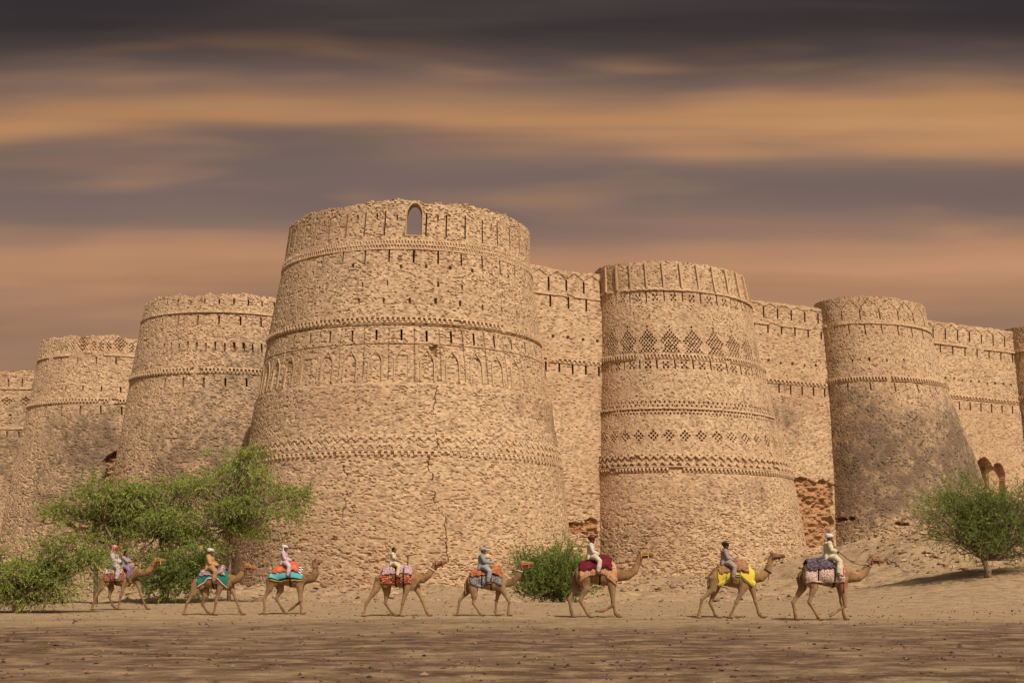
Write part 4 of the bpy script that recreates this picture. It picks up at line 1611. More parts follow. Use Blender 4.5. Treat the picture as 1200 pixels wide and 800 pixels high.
class Camel:
    """one camel measured off the photo: zoom window x0,y0 with k zoom pixels per photo pixel"""

    def __init__(s, x0, y0, k, feet, foot_px, rump, chest, belly, label):
        s.k, s.feet, s.x0 = k, feet, x0
        s.Y = F * EYE / (foot_px - HZ)
        s.ppm = F / s.Y
        s.zmid = (rump + chest) / 2
        X = (x0 + s.zmid / k - 600) / s.ppm
        s.org = np.array([X, s.Y, float(ground_z(X, s.Y))])
        s.xr, s.xc = s.l(rump, 0)[0], s.l(chest, 0)[0]
        s.sc = min(1.12, max(0.92, s.l(0, belly)[1] / 1.09)) if belly else 1.0
        s.label = label

    def l(s, zx, zy):
        return (zx - s.zmid) / (s.k * s.ppm), (s.feet - zy) / (s.k * s.ppm)

    def P(s, zx, zy, y=0.0):
        a, b = s.l(zx, zy)
        return Vector((a, y, max(b, 0.0)))

    def fx(s, f):
        return lerp(s.xr, s.xc, f)

    def build(s, hind, fore, neck, head, nose, lifted=(), nose_y=0.0):
        sc, mb = s.sc, MB()
        prof = [(0.04, 1.52, .13, .15), (0.12, 1.50, .22, .29), (0.30, 1.51, .26, .32), (0.50, 1.46, .31, .35), (0.70, 1.44, .31, .40), (0.87, 1.43, .25, .36), (1.0, 1.44, .16, .25)]
        mb.tube([Vector((s.fx(f), 0, z * sc)) for f, z, a, b in prof], [(a * sc, b * sc) for f, z, a, b in prof], 20)
        mb.ball((s.fx(0.52), 0, 1.62 * sc), (.42 * sc, .20 * sc, .27 * sc), 18)
        mb.ball((s.fx(0.78), 0, 1.70 * sc), (.30 * sc, .14 * sc, .16 * sc), 14)
        for sd in (-1, 1):
            mb.ball((s.fx(0.16), sd * 0.13 * sc, 1.40 * sc), (.22 * sc, .13 * sc, .33 * sc), 14)
            mb.ball((s.fx(0.86), sd * 0.15 * sc, 1.36 * sc), (.17 * sc, .10 * sc, .33 * sc), 14)
        # legs: first of each pair is the near one (towards the camera, -y)
        s.feet_pts = []
        for pair, ishind in ((hind, True), (fore, False)):
            for j, L in enumerate(pair):
                sd = -1 if j == 0 else 1
                up = (j, ishind) in lifted
                ys = 0.17 * sc
                if ishind:
                    hip, stf, hock, fet, foot = [s.P(*p) for p in L]
                    top = Vector((lerp(hip.x, s.fx(0.17), 0.6), 0, 1.42 * sc))
                    pts = [top, hip, stf, lerp(stf, hock, 0.62), hock, lerp(hock, fet, 0.35), lerp(hock, fet, 0.75), fet]
                    rr = [(.13, .20), (.125, .185), (.10, .125), (.052, .066), (.052, .066), (.040, .047), (.036, .042), (.048, .052)]
                else:
                    sh, kn, fet, foot = [s.P(*p) for p in L]
                    top = Vector((lerp(sh.x, s.fx(0.86), 0.5), 0, 1.36 * sc))
                    pts = [top, sh, lerp(sh, kn, 0.45), lerp(sh, kn, 0.85), kn, lerp(kn, fet, 0.22), lerp(kn, fet, 0.7), fet]
                    rr = [(.10, .16), (.10, .13), (.066, .082), (.052, .060), (.060, .066), (.042, .047), (.037, .042), (.047, .052)]
                n = len(pts)
                for i, p in enumerate(pts):
                    p.y = sd * lerp(ys, 0.115 * sc, i / (n - 1))
                if not up:
                    foot.z = 0.055
                    fet.z = max(fet.z, 0.14)
                foot.y = pts[-1].y
                pts.append(lerp(fet, foot, 0.75))
                rr.append((.050, .055))
                pts[-2].z, pts[-1].z = max(pts[-2].z, 0.13), max(pts[-1].z, 0.06)
                mb.tube(pts, [(a * sc * 1.12, b * sc * 1.10) for a, b in rr], 12)
                dv = (foot - fet)
                fw = Vector((0.05, 0, 0)) if not up else dv.normalized() * 0.03
                if up:
                    mb.ball(foot, (.09, .07, .05), 12, Matrix.Rotation(math.atan2(-dv.z, dv.x), 3, 'Y'))
                else:
                    mb.ball(Vector((foot.x, foot.y, 0.048)) + fw, (.125, .085, .048), 14)
        # neck and head
        pts = [Vector((s.fx(0.80), 0, 1.50 * sc))] + [s.P(*p) for p in neck]
        n = len(pts)
        rad = [lerp(0.27, 0.18, min(1, i / 1.6)) if i < 2 else lerp(0.18, 0.108, (i - 1.5) / (n - 2.5)) for i in range(n)]
        hb, no = s.P(*head), s.P(*nose)
        no.y = nose_y
        pts.append(hb)
        rad.append(0.11)
        mb.tube(pts, [(r * 0.72 * sc, r * sc) for r in rad], 14)
        s.neckpts = pts
        dr = (no - hb).normalized()
        # the skull is about 0.46 m long whatever the blur of the measured pixels
        Lh = min(max((no - hb).length, 0.44), 0.54)
        no = hb + dr * Lh
        s.hb, s.no, s.hd = hb, no, dr
        upv = Vector((0, 0, 1)) - dr * dr.z
        upv.normalize()
        side = dr.cross(upv)
        s.hup, s.hside = upv, side
        mb.ball(hb + dr * 0.07 + upv * 0.01, (.155, .108, .138), 14, dr.to_track_quat('X', 'Z').to_matrix())
        a = hb + dr * 0.05 - upv * 0.01
        mb.tube([a, lerp(a, no, .45) + upv * 0.005, lerp(a, no, .8), no], [(.10, .122), (.080, .098), (.070, .082), (.062, .070)], 12, up=tuple(side))
        mb.tube([hb + dr * 0.04 - upv * 0.07, lerp(hb, no, .6) - upv * 0.065, no - upv * 0.05 - dr * 0.03], [(.07, .065), (.052, .050), (.046, .040)], 10, up=tuple(side))
        mb.ball(no + dr * 0.0 - upv * 0.02, (.06, .058, .070), 10)
        for sd in (-1, 1):
            b0 = hb + upv * 0.11 + side * (0.08 * sd) - dr * 0.02
            mb.tube([b0, b0 + upv * 0.055 + side * (0.02 * sd) - dr * 0.03, b0 + upv * 0.10 + side * (0.025 * sd) - dr * 0.05], [(.034, .024), (.038, .022), (.016, .014)], 8)
            mb.ball(hb + dr * 0.13 + upv * 0.062 + side * (0.078 * sd), (.034, .022, .026), 8)      # brow over the eye
        # tail
        t0 = Vector((s.xr + 0.02, 0, 1.55 * sc))
        tl = [t0 + Vector((0.05, 0, 0.02)), t0 + Vector((-0.05, 0, -0.12)), t0 + Vector((-0.06, -0.01, -0.36)), t0 + Vector((-0.03, -0.02, -0.58))]
        mb.tube(tl, [.04, .028, .022, .036], 8)
        me = mb.skin('camel', 0.0135, 3)
        v = verts_of(me)
        dark = np.zeros(len(v))
        for sd in (-1, 1):
            e = hb + dr * 0.15 + upv * 0.035 + side * (0.098 * sd)
            dark = np.maximum(dark, np.exp(-((v - np.array(e)) ** 2).sum(1) / 0.03 ** 2) * 1.2)
            e = no + upv * 0.018 + side * (0.035 * sd)
            dark = np.maximum(dark, np.exp(-((v - np.array(e)) ** 2).sum(1) / 0.017 ** 2))
        dark = np.maximum(dark, np.exp(-((v - np.array(tl[3])) ** 2).sum(1) / 0.12 ** 2))
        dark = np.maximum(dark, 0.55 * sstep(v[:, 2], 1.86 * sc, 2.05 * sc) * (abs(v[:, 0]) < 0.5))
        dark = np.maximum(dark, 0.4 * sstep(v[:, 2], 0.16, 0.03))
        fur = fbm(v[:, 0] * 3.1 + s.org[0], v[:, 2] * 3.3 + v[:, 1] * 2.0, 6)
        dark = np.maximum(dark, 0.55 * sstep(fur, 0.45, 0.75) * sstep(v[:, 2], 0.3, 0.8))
        dark = np.maximum(dark, 0.45 * sstep(v[:, 2], 0.9, 0.6) * sstep(v[:, 1], -0.02, 0.08))  # far-side lower legs darkened: shade painted into the coat
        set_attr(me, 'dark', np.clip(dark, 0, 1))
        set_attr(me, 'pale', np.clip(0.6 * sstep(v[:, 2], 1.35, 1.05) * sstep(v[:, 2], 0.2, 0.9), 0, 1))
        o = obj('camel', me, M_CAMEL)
        o.location = s.org
        tag(o, s.label, 'camel', 'camels walking in a caravan')
        s.o = o
        s.bvh = BVHTree.FromPolygons([tuple(p) for p in v], [tuple(p.vertices) for p in me.polygons])
        s.layers = [s.bvh]
        s.rand = random.Random(int(s.org[0] * 100))
        return s

    def hit(s, x, ang, zc=None, layers=None):
        """outermost surface seen from outside at body station x; ang 0 = up, + towards the camera"""
        zc = zc if zc is not None else 1.45 * s.sc
        d = Vector((0, -math.sin(ang), math.cos(ang)))
        R0 = 1.6 if math.cos(ang) > -0.15 else 0.62 * s.sc
        o = Vector((x, 0, zc)) + d * R0
        best = None
        for b in (layers or s.layers):
            h = b.ray_cast(o, -d, R0)
            if h[0] is not None and (best is None or (h[0] - o).length < (best - o).length):
                best = h[0]
        return best if best is not None else Vector((x, 0, zc)) + d * 0.3, d

    def drape(s, name, f0, f1, amax, mat, off=0.02, bumps=0.0, nx=26, na=34, lump=None, wob=0.03, hem=None):
        """cloth laid over the back; amax(f) = how far (radians) it hangs down each side"""
        P, UV = [], []
        sd = s.rand.randint(0, 999)
        for i in range(nx + 1):
            f = lerp(f0, f1, i / nx)
            A = amax(f) if callable(amax) else amax
            A = math.atan2(0.36 * s.sc, A - 1.12 * s.sc)
            for j in range(na + 1):
                q = j / na * 2 - 1
                ang = q * A + wob * math.sin(i * 1.3 + sd) * (abs(q) > 0.9)
                x = s.fx(f) + wob * 0.6 * math.sin(j * 0.9 + sd) * (1 if i in (0, nx) else 0)
                p, d = s.hit(x, ang, 1.12 * s.sc, s.layers)
                o_ = off
                if bumps:
                    o_ += bumps * (fbm(np.array(x * 5.0 + sd), np.array(ang * 2.6 + sd), sd, 2) - 0.3)
                if lump:
                    o_ += lump(f, q)
                P.append(tuple(p + d * o_))
                UV.append(((x - s.xr), abs(q)))
        n = na + 1
        Q = [(i * n + j, i * n + j + 1, (i + 1) * n + j + 1, (i + 1) * n + j) for i in range(nx) for j in range(na)]
        v = np.array(P)
        g = v.reshape(nx + 1, na + 1, 3)
        for _ in range(2):                       # relax sideways so the cloth hangs smoothly
            g[1:-1, 1:-1] = 0.5 * g[1:-1, 1:-1] + 0.125 * (g[:-2, 1:-1] + g[2:, 1:-1] + g[1:-1, :-2] + g[1:-1, 2:])
        me = mesh_np(name, g.reshape(-1, 3), Q, uv=UV, smooth=True)
        o = obj(name, me, mat, s.o)
        m = o.modifiers.new('thickness', 'SOLIDIFY')
        m.thickness = 0.02
        m.offset = 0.0
        s.layers.append(BVHTree.FromPolygons([tuple(p) for p in g.reshape(-1, 3)], Q))
        return o

    def girth(s, f, width=0.06, name='girth_strap', mat=None, slope=0.0):
        P = []
        n = 48
        for k in range(n):
            a = 2 * math.pi * k / n
            for w in (-width / 2, width / 2):
                x = s.fx(f) + w + slope * math.sin(a) ** 2
                p, d = s.hit(x, a, layers=s.layers)
                P.append(tuple(p + d * 0.012))
        Q = [(2 * k, 2 * k + 1, (2 * k + 3) % (2 * n), (2 * k + 2) % (2 * n)) for k in range(n)]
        o = obj(name, mesh_np(name, P, Q, smooth=True), mat or M_STRAP, s.o)
        m = o.modifiers.new('thickness', 'SOLIDIFY')
        m.thickness = 0.012
        m.offset = 1.0
        return o

    def loop(self_, c, axis, ra, rb, r, mb, side=None):
        axis = Vector(axis).normalized()
        sv = Vector(side or (0, 1, 0))
        sv = (sv - axis * sv.dot(axis)).normalized()
        t = axis.cross(sv)
        pts = [Vector(c) + sv * (ra * math.cos(2 * math.pi * k / 18)) + t * (rb * math.sin(2 * math.pi * k / 18)) for k in range(19)]
        mb.tube(pts, [r] * 19, 6, up=tuple(axis))

    def halter(s, col, tassel=None, col2=None):
        mb = MB()
        d, u = s.hd, s.hup
        s.loop(lerp(s.hb, s.no, .62) - u * 0.02, d, .090, .108, .014, mb, s.hside)
        s.loop(s.hb + d * 0.02 - u * 0.01, (d - u * 0.25), .122, .148, .016, mb, s.hside)
        for sd in (-1, 1):
            a = s.hb + d * 0.03 + s.hside * (0.118 * sd) - u * 0.02
            b = lerp(s.hb, s.no, .62) + s.hside * (0.092 * sd) - u * 0.01
            mb.tube([a, b], [.016, .016], 6)
        h = obj('halter', mb.mesh('halter'), col, s.o)
        if tassel is not None:
            for k, (q, sd) in enumerate(((0.05, -1), (0.62, -1), (0.05, 1))):
                t = MB()
                p = lerp(s.hb, s.no, q) + s.hside * (0.10 * -sd) - u * 0.06
                t.tube([p, p + Vector((0, 0, -0.05)), p + Vector((0, 0, -0.13))], [.012, .022, .026], 7)
                obj('tassel', t.mesh('tassel'), tassel if k != 1 or col2 is None else col2, s.o)
            t = MB()
            p = s.hb + d * 0.16 + u * 0.115
            t.ball(p, (.03, .03, .035), 8)
            obj('pompom', t.mesh('pompom'), col2 or tassel, s.o)
        return h

    def collar(s, mat, at=-2, r=0.016, name='neck_collar', grow=1.12):
        mb = MB()
        p = s.neckpts[at]
        q = s.neckpts[at - 1]
        n = len(s.neckpts)
        i = (at % n)
        rad = lerp(0.17, 0.095, (i - 1.5) / (n - 1 - 2.5)) * s.sc
        rad = max(rad, 0.09)
        nx = s.neckpts[min(i + 1, n - 1)]
        s.loop(p, nx - q, rad * 0.72 * grow + 0.012, rad * grow + 0.012, r, mb)
        return obj(name, mb.mesh(name), mat, s.o)

    def half_width(s, x, z):
        w = 0.22
        for b in s.layers:
            h = b.ray_cast(Vector((x, -1.6, z)), Vector((0, 1, 0)), 1.6)
            if h[0] is not None:
                w = max(w, -h[0].y)
        return w

    def top(s, x):
        z = 0
        for b in s.layers:
            for y in (-0.1, 0, 0.1):
                h = b.ray_cast(Vector((x, y, 4)), Vector((0, 0, -1)), 4)
                if h[0] is not None:
                    z = max(z, h[0].z)
        return z


def rope(name, pts, r, mat, parent=None):
    mb = MB()
    mb.tube(pts, [r] * len(pts), 7)
    return obj(name, mb.mesh(name), mat, parent)


def rider(c, zx, zy_top, label, shirt, trousers, head, headcol, kid=False, sleeves='long', lean=0.0, hands=(0.30, 0.17), scarf=None, skirt=False,
          beard=False, turn=0.0, group='riders of the caravan'):
    """a person sitting astride the camel c at zoom column zx, head top at zoom row zy_top"""
    x = c.l(zx, 0)[0]
    top = c.l(0, zy_top)[1]
    seat = c.top(x) - 0.01
    S = min(1.20, max(0.84, (top - seat) / 0.84))
    S = S if not kid else min(S, 0.95)

    def V(a, b, d):
        return Vector((a, b, d)) * S
    ln = lean
    pel, wst, cst, nck = V(0, 0, .09), V(.0 + ln * .3, 0, .24), V(.0 + ln, 0, .42), V(.015 + ln * 1.25, 0, .565)
    hd = V(.045 + ln * 1.35, 0, .695)
    legs = []
    for sd in (-1, 1):
        kz, az = seat - 0.10 * S, seat - 0.50 * S
        kx, ax = x + 0.30 * S, x + 0.23 * S
        ky = max(c.half_width(kx, kz), c.half_width(kx - 0.1, kz)) + 0.075 * S
        ay = max(c.half_width(ax, az), c.half_width(ax + 0.1, az)) + 0.06 * S
        hp = V(.02, .10 * sd, .075)
        kn = Vector((0.30 * S, sd * ky, -0.08 * S))
        mid = (hp + kn) / 2 + Vector((0, 0.04 * sd, 0.07 * S))
        an = Vector((0.23 * S, sd * ay, -0.48 * S))
        toe = an + V(.16, .03 * sd, -.05)
        legs.append((hp, mid, kn, an, toe))
    arms = []
    for sd in (-1, 1):
        sh = cst + V(.0, .175 * sd, .085)
        wr = V(hands[0] + ln, .085 * sd, hands[1])
        el = (sh + wr) / 2 + V(-.075, .10 * sd, -.085)
        arms.append((sh, el, wr))
    b = MB()

    def torso(m, g, skirt_r=None):
        m.tube([pel + V(0, 0, -.03), pel, wst, cst, cst + V(0, 0, .09), nck + V(0, 0, -.03)],
               [(.135 * S + g, .115 * S + g), (.155 * S + g, .125 * S + g), (.135 * S + g, .10 * S + g), (.165 * S + g, .115 * S + g), (.16 * S + g, .095 * S + g), (.065 * S + g, .06 * S + g)], 16)
        for sh, el, wr in arms:
            m.ball(sh, .062 * S + g, 10)
    torso(b, 0)
    b.tube([nck + V(0, 0, -.05), nck + V(0, 0, .02), hd + V(-.01, 0, -.04)], [.058 * S, .05 * S, .052 * S], 12)
    R = Matrix.Rotation(turn, 3, 'Z')

    def H(a, d, e):
        return hd + R @ V(a, d, e)
    b.ball(H(-.005, 0, .02), V(.098, .078, .105), 16, R)
    b.ball(H(.03, 0, -.045), V(.066, .056, .072), 12, R)
    b.tube([H(.088, 0, .02), H(.108, 0, -.012), H(.098, 0, -.03)], [.011 * S, .017 * S, .015 * S], 8)
    b.ball(H(.082, 0, -.062), V(.018, .026, .011), 8, R)
    b.ball(H(.078, 0, -.10), V(.022, .026, .018), 8, R)
    b.tube([H(.084, -.04, .042), H(.093, 0, .046), H(.084, .04, .042)], [.011 * S] * 3, 6)
    for sd in (-1, 1):
        b.ball(H(0, .08 * sd, 0), V(.022, .012, .034), 8, R)
    for (sh, el, wr), sd in zip(arms, (-1, 1)):
        b.tube([sh, (sh + el) / 2, el, (el * 2 + wr) / 3, wr], [.052 * S, .046 * S, .038 * S, .036 * S, .025 * S], 10)
        fw = (wr - el).normalized()
        pc = wr + fw * 0.05 * S
        b.tube([wr, pc, pc + fw * 0.04 * S], [(.026 * S, .020 * S), (.040 * S, .019 * S), (.036 * S, .016 * S)], 10, up=(0, 1, 0))
        sv = Vector((0, 1, 0)) - fw * fw.y
        sv.normalize()
        dn = fw.cross(sv)
        if dn.z > 0:
            dn = -dn
        for q, L in zip((-1.5, -.5, .5, 1.5), (.030, .036, .033, .026)):
            f0 = pc + fw * 0.03 * S + sv * (q * 0.0205 * S)
            f1 = f0 + (fw * 0.8 + dn * 0.35) * L * S
            f2 = f1 + (fw * 0.15 + dn) * L * 0.9 * S
            f3 = f2 + (-fw * 0.6 + dn * 0.7) * L * 0.6 * S
            b.tube([f0, f1, f2, f3], [.0092 * S, .009 * S, .0082 * S, .007 * S], 7)
        t0 = pc - sv * (sd * 0.030 * S) - fw * 0.012 * S
        b.tube([t0, t0 + (fw * .5 - sv * sd * .8) * 0.03 * S, t0 + (fw * 1.0 - sv * sd * .9 + dn * .5) * 0.048 * S], [.012 * S, .0105 * S, .008 * S], 7)
    for hp, mid, kn, an, toe in legs:
        b.tube([hp, mid, kn, (kn * 2 + an) / 3, an], [.085 * S, .075 * S, .054 * S, .052 * S, .034 * S], 12)
        b.tube([an + V(-.035, 0, -.02), an + V(.02, 0, -.035), toe], [.034 * S, .036 * S, (.038 * S, .018 * S)], 10)
    me = b.skin('person', 0.0085, 2)
    v = verts_of(me)
    dk = np.zeros(len(v))
    for sd in (-1, 1):
        e = np.array(H(.088, .031 * sd, .022))
        dk = np.maximum(dk, np.exp(-((v - e) ** 2).sum(1) / (0.011 * S) ** 2))
    e = np.array(H(.094, 0, .05))
    dk = np.maximum(dk, 0.5 * np.exp(-((v - e) ** 2 / np.array([.02, .05, .007]) ** 2 / S ** 2).sum(1)))
    if beard:
        e = np.array(H(.06, 0, -.085))
        dk = np.maximum(dk, 0.95 * np.exp(-((v - e) ** 2 / np.array([.06, .07, .05]) ** 2 / S ** 2).sum(1)))
    set_attr(me, 'dark', np.clip(dk, 0, 1))
    o = obj('person', me, M_SKIN)
    o.location = Vector(c.org) + Vector((x, 0, seat))
    tag(o, label, 'person', group)
    # clothes
    m = MB()
    g = 0.034 * S
    torso(m, g)
    for sh, el, wr in arms:
        e_ = wr if sleeves == 'long' else (el * 2 + wr) / 3 if sleeves == 'mid' else lerp(sh, el, 0.8)
        if sleeves == 'long':
            m.tube([sh, (sh + el) / 2, el, (el + wr) / 2, lerp(el, wr, .93)], [.085 * S, .084 * S, .078 * S, .075 * S, .064 * S], 12)
        else:
            m.tube([sh, (sh + e_) / 2, e_], [.076 * S, .070 * S, .066 * S], 12)
    # the shirt tails spread over the lap and behind the seat
    m.tube([V(-.02, 0, .20), V(-.07, 0, .06), V(-.13, 0, -.01)], [(.16 * S, .12 * S), (.20 * S, .11 * S), (.20 * S, .05 * S)], 14)
    for hp, mid, kn, an, toe in legs:
        k = 0.98 if skirt else 0.72
        m.tube([hp, mid, lerp(mid, kn, k)], [.115 * S, .108 * S, .086 * S], 12)
    sh_me = m.skin('shirt', 0.0115, 3)
    obj('shirt', sh_me, shirt, o)
    m = MB()
    m.tube([pel + V(0, 0, -.04), pel + V(0, 0, .06)], [(.16 * S, .13 * S), (.165 * S, .135 * S)], 14)
    for hp, mid, kn, an, toe in legs:
        m.tube([hp, mid, kn, (kn + an) / 2, lerp(kn, an, .93)], [.112 * S, .112 * S, .095 * S, .092 * S, .066 * S], 12)
    obj('trousers', m.skin('trousers', 0.012, 3), trousers, o)
    for hp, mid, kn, an, toe in legs:
        m = MB()
        m.tube([an + V(-.04, 0, -.035), an + V(.03, 0, -.055), toe + V(.01, 0, -.012)], [(.038 * S, .02 * S), (.042 * S, .018 * S), (.040 * S, .014 * S)], 10)
        obj('sandal', m.skin('sandal', 0.009, 1), M_STRAP, o)
    m = MB()
    if head == 'turban':
        m.ball(H(-.012, 0, .065), V(.115, .098, .085), 14, R)
        for t, dz, rr in ((0.35, .055, .034), (-0.30, .065, .034), (0.05, .088, .036), (0.5, .10, .028)):
            cc = H(-.012, 0, dz)
            ax = R @ Vector((math.sin(t * .5), math.sin(t) * .5, 1)).normalized()
            sv = Vector((0, 1, 0))
            sv = (sv - ax * sv.dot(ax)).normalized()
            tv = ax.cross(sv)
            m.tube([cc + (sv * math.cos(q) * .092 + tv * math.sin(q) * .108) * S for q in np.linspace(0, 6.283, 19)], [rr * S] * 19, 8, up=tuple(ax))
        if scarf == 'self':
            m.tube([H(-.07, -.05, .03), H(-.06, -.09, -.08), H(.0, -.11, -.2), H(.05, -.10, -.36)], [(.05 * S, .02 * S), (.055 * S, .02 * S), (.06 * S, .018 * S), (.055 * S, .014 * S)], 10)
    elif head == 'keffiyeh':
        m.ball(H(-.012, 0, .05), V(.118, .098, .095), 14, R)
        m.tube([H(-.03, 0, .08), H(-.075, 0, -.03), H(-.085, 0, -.12), H(-.09, 0, -.22)], [(.09 * S, .06 * S), (.10 * S, .045 * S), (.12 * S, .035 * S), (.13 * S, .02 * S)], 14)
        for sd in (-1, 1):
            m.tube([H(.02, .075 * sd, .06), H(.005, .09 * sd, -.05), H(.04, .10 * sd, -.16), H(.06, .09 * sd, -.34)], [(.04 * S, .02 * S), (.045 * S, .02 * S), (.05 * S, .02 * S), (.045 * S, .015 * S)], 10)
    else:
        m.ball(H(-.022, 0, .042), V(.098, .088, .098), 14, R)
        m.ball(H(-.05, 0, -.0), V(.066, .080, .085), 12, R)
        if head == 'long hair':
            m.tube([H(-.06, 0, .03), H(-.09, 0, -.08), H(-.10, 0, -.2)], [(.075 * S, .05 * S), (.06 * S, .04 * S), (.035 * S, .025 * S)], 10)
    hn = {'turban': 'turban', 'keffiyeh': 'headscarf'}.get(head, 'hair')
    obj(hn, m.skin(hn, 0.0095, 2), headcol, o)
    if scarf not in (None, 'self'):
        m = MB()
        m.tube([nck + V(-.06, -.06, .03), nck + V(.05, -.085, .0), nck + V(.10, -.07, -.12), nck + V(.125, -.06, -.30)], [(.03 * S, .02 * S), (.04 * S, .02 * S), (.04 * S, .018 * S), (.04 * S, .012 * S)], 10)
        m.tube([nck + V(-.06, -.06, .03), nck + V(-.075, 0, .03), nck + V(-.06, .06, .03), nck + V(.05, .085, .0), nck + V(.10, .07, -.12), nck + V(.125, .06, -.24)],
               [(.03 * S, .02 * S)] * 3 + [(.04 * S, .02 * S), (.04 * S, .018 * S), (.04 * S, .012 * S)], 10)
        obj('scarf', m.skin('scarf', 0.0105, 2), scarf, o)
    return o, o.location + arms[0][2] + V(.06, 0, 0)


def build_caravan():
    DK = C(60, 30, 30)
    white, cream = C(225, 215, 200), C(228, 212, 170)
    k8 = 8.0
    # 1 ---- two riders
    c = Camel(95, 620, 8.0, 750, 714, 205, 470, None, 'rearmost camel, carrying a man and a girl past the trees')
    c.build([[(215, 455), (200, 540), (150, 620), (122, 700), (108, 742)], [(250, 480), (272, 555), (252, 625), (290, 710), (322, 745)]],
            [[(430, 480), (382, 615), (364, 700), (365, 745)], [(520, 485), (552, 610), (590, 700), (612, 748)]],
            [(530, 400), (590, 405), (645, 375), (675, 330)], (695, 290), (785, 285))
    c.drape('saddle_blanket', 0.12, 0.80, 1.36, cloth_mat('red green blanket', 'patch', [C(150, 40, 45), C(190, 90, 80), C(60, 90, 60), C(170, 60, 60), C(205, 170, 140)], 7), off=0.03)
    c.drape('saddle_quilt', 0.16, 0.76, 1.76, cloth_mat('pink quilt', 'blotch', [C(200, 120, 110), C(215, 205, 200)], 9), off=0.045, bumps=0.06)
    c.girth(0.50)
    c.halter(flat(205, 150, 50), flat(190, 45, 40), flat(220, 190, 60))
    c.collar(flat(200, 60, 50), -2, 0.02)
    rider(c, 300, 112, 'man in pale grey kurta and pink checked headscarf, sitting behind the girl', flat(205, 190, 188), flat(205, 185, 185), 'keffiyeh',
          cloth_pink(), beard=True, lean=0.02)
    rider(c, 412, 132, 'dark haired girl in white skirt riding in front of a man', flat(175, 165, 160), flat(150, 125, 160), 'long hair', flat(28, 20, 18), kid=True,
          sleeves='mid', skirt=True, hands=(0.40, 0.30))
    # 2 ----
    c = Camel(205, 630, 8.42, 745, 720, 205, 560, 490, 'camel with a teal and white saddle cloth hanging in points')
    c.build([[(215, 460), (190, 540), (130, 620), (104, 700), (92, 740)], [(285, 500), (290, 560), (262, 640), (310, 710), (345, 742)]],
            [[(450, 480), (412, 620), (396, 700), (400, 742)], [(550, 480), (590, 580), (632, 690), (655, 740)]],
            [(575, 395), (620, 390), (655, 345), (680, 305)], (695, 268), (790, 278))
    c.drape('saddle_blanket', 0.10, 0.92, lambda f: 1.50 - 0.42 * max(abs(f - 0.5) * 2.4 - 0.3, 0) / 0.7, cloth_mat('teal cloth', 'border', [C(25, 120, 105), C(225, 205, 190), C(200, 90, 50)]), off=0.03)
    c.drape('saddle_quilt', 0.14, 0.86, 1.70, cloth_mat('grey pink quilt', 'blotch', [C(190, 170, 165), C(120, 95, 95)], 7), off=0.05, bumps=0.08,
            lump=lambda f, q: 0.16 * math.exp(-((f - 0.76) / 0.10) ** 2) * math.cos(q * 1.5))
    c.girth(0.52)
    c.girth(0.62, 0.05)
    c.halter(flat(200, 95, 50), flat(40, 130, 105), flat(200, 50, 50))
    c.collar(flat(190, 60, 50), -2)
    post(c, 0.72, 0.34)
    rider(c, 345, 85, 'man in tan kurta and white turban on the camel with teal cloth', flat(210, 160, 95), flat(185, 140, 85), 'turban', flat(230, 222, 212))
    # 3 ----
    c = Camel(295, 630, 8.42, 755, 719, 170, 540, 480, 'camel turning its head away, with a turquoise and yellow striped blanket')
    c.build([[(195, 420), (185, 500), (130, 600), (134, 710), (140, 750)], [(262, 450), (275, 520), (234, 600), (288, 690), (322, 748)]],
            [[(480, 480), (486, 620), (494, 712), (500, 755)], [(472, 490), (480, 625), (402, 688), (368, 712)]],
            [(560, 400), (605, 400), (632, 350), (628, 290)], (618, 245), (655, 232), lifted=((1, False),), nose_y=0.30)
    c.drape('saddle_blanket', 0.05, 0.92, 1.40, cloth_mat('turquoise striped blanket', 'stripe', [(0.0, C(225, 225, 220)), (0.5, C(90, 190, 200)), (0.78, C(40, 25, 35)), (0.90, C(200, 185, 50))], 6), off=0.035)
    c.drape('saddle_quilt', 0.12, 0.82, 1.82, cloth_mat('orange quilt', 'blotch', [C(225, 120, 65), C(195, 95, 55)], 5), off=0.045, bumps=0.06,
            lump=lambda f, q: 0.13 * sstep(f, 0.45, 0.6) * (1 - sstep(f, 0.72, 0.82)) * math.cos(q * 1.2))
    c.girth(0.60)
    c.halter(flat(190, 120, 60))
    c.collar(flat(150, 120, 90), -2)
    rider(c, 320, 70, 'man in pale pink kurta with a white turban and its tail over his chest', flat(222, 190, 198), flat(222, 192, 200), 'turban', flat(235, 230, 226), scarf='self', lean=0.0)
    # 4 ----
    c = Camel(415, 635, 8.425, 732, 722, 245, 635, 450, 'camel with a red patchwork blanket, head raised and stretched forward')
    c.build([[(258, 365), (216, 470), (128, 592), (104, 690), (90, 728)], [(312, 430), (320, 500), (304, 600), (368, 700), (408, 730)]],
            [[(530, 450), (482, 600), (466, 690), (470, 730)], [(612, 450), (668, 572), (710, 685), (732, 726)]],
            [(620, 352), (680, 362), (735, 322), (772, 270)], (800, 228), (885, 195))
    c.drape('saddle_blanket', 0.06, 0.84, 1.30, cloth_mat('patchwork blanket', 'patch', [C(190, 45, 35), C(35, 25, 30), C(225, 140, 55), C(60, 35, 40), C(170, 50, 40), C(220, 190, 130), C(150, 35, 35)], 8), off=0.035)
    c.drape('saddle_quilt', 0.10, 0.86, 1.70, cloth_mat('pink grey quilt', 'patch', [C(215, 160, 170), C(120, 115, 115), C(225, 185, 190), C(170, 130, 140)], 6), off=0.05, bumps=0.08)
    c.girth(0.44)
    c.girth(0.64)
    c.halter(flat(120, 50, 45), flat(170, 45, 50))
    c.collar(flat(230, 225, 220), -2, 0.022)
    post(c, 0.72, 0.42)
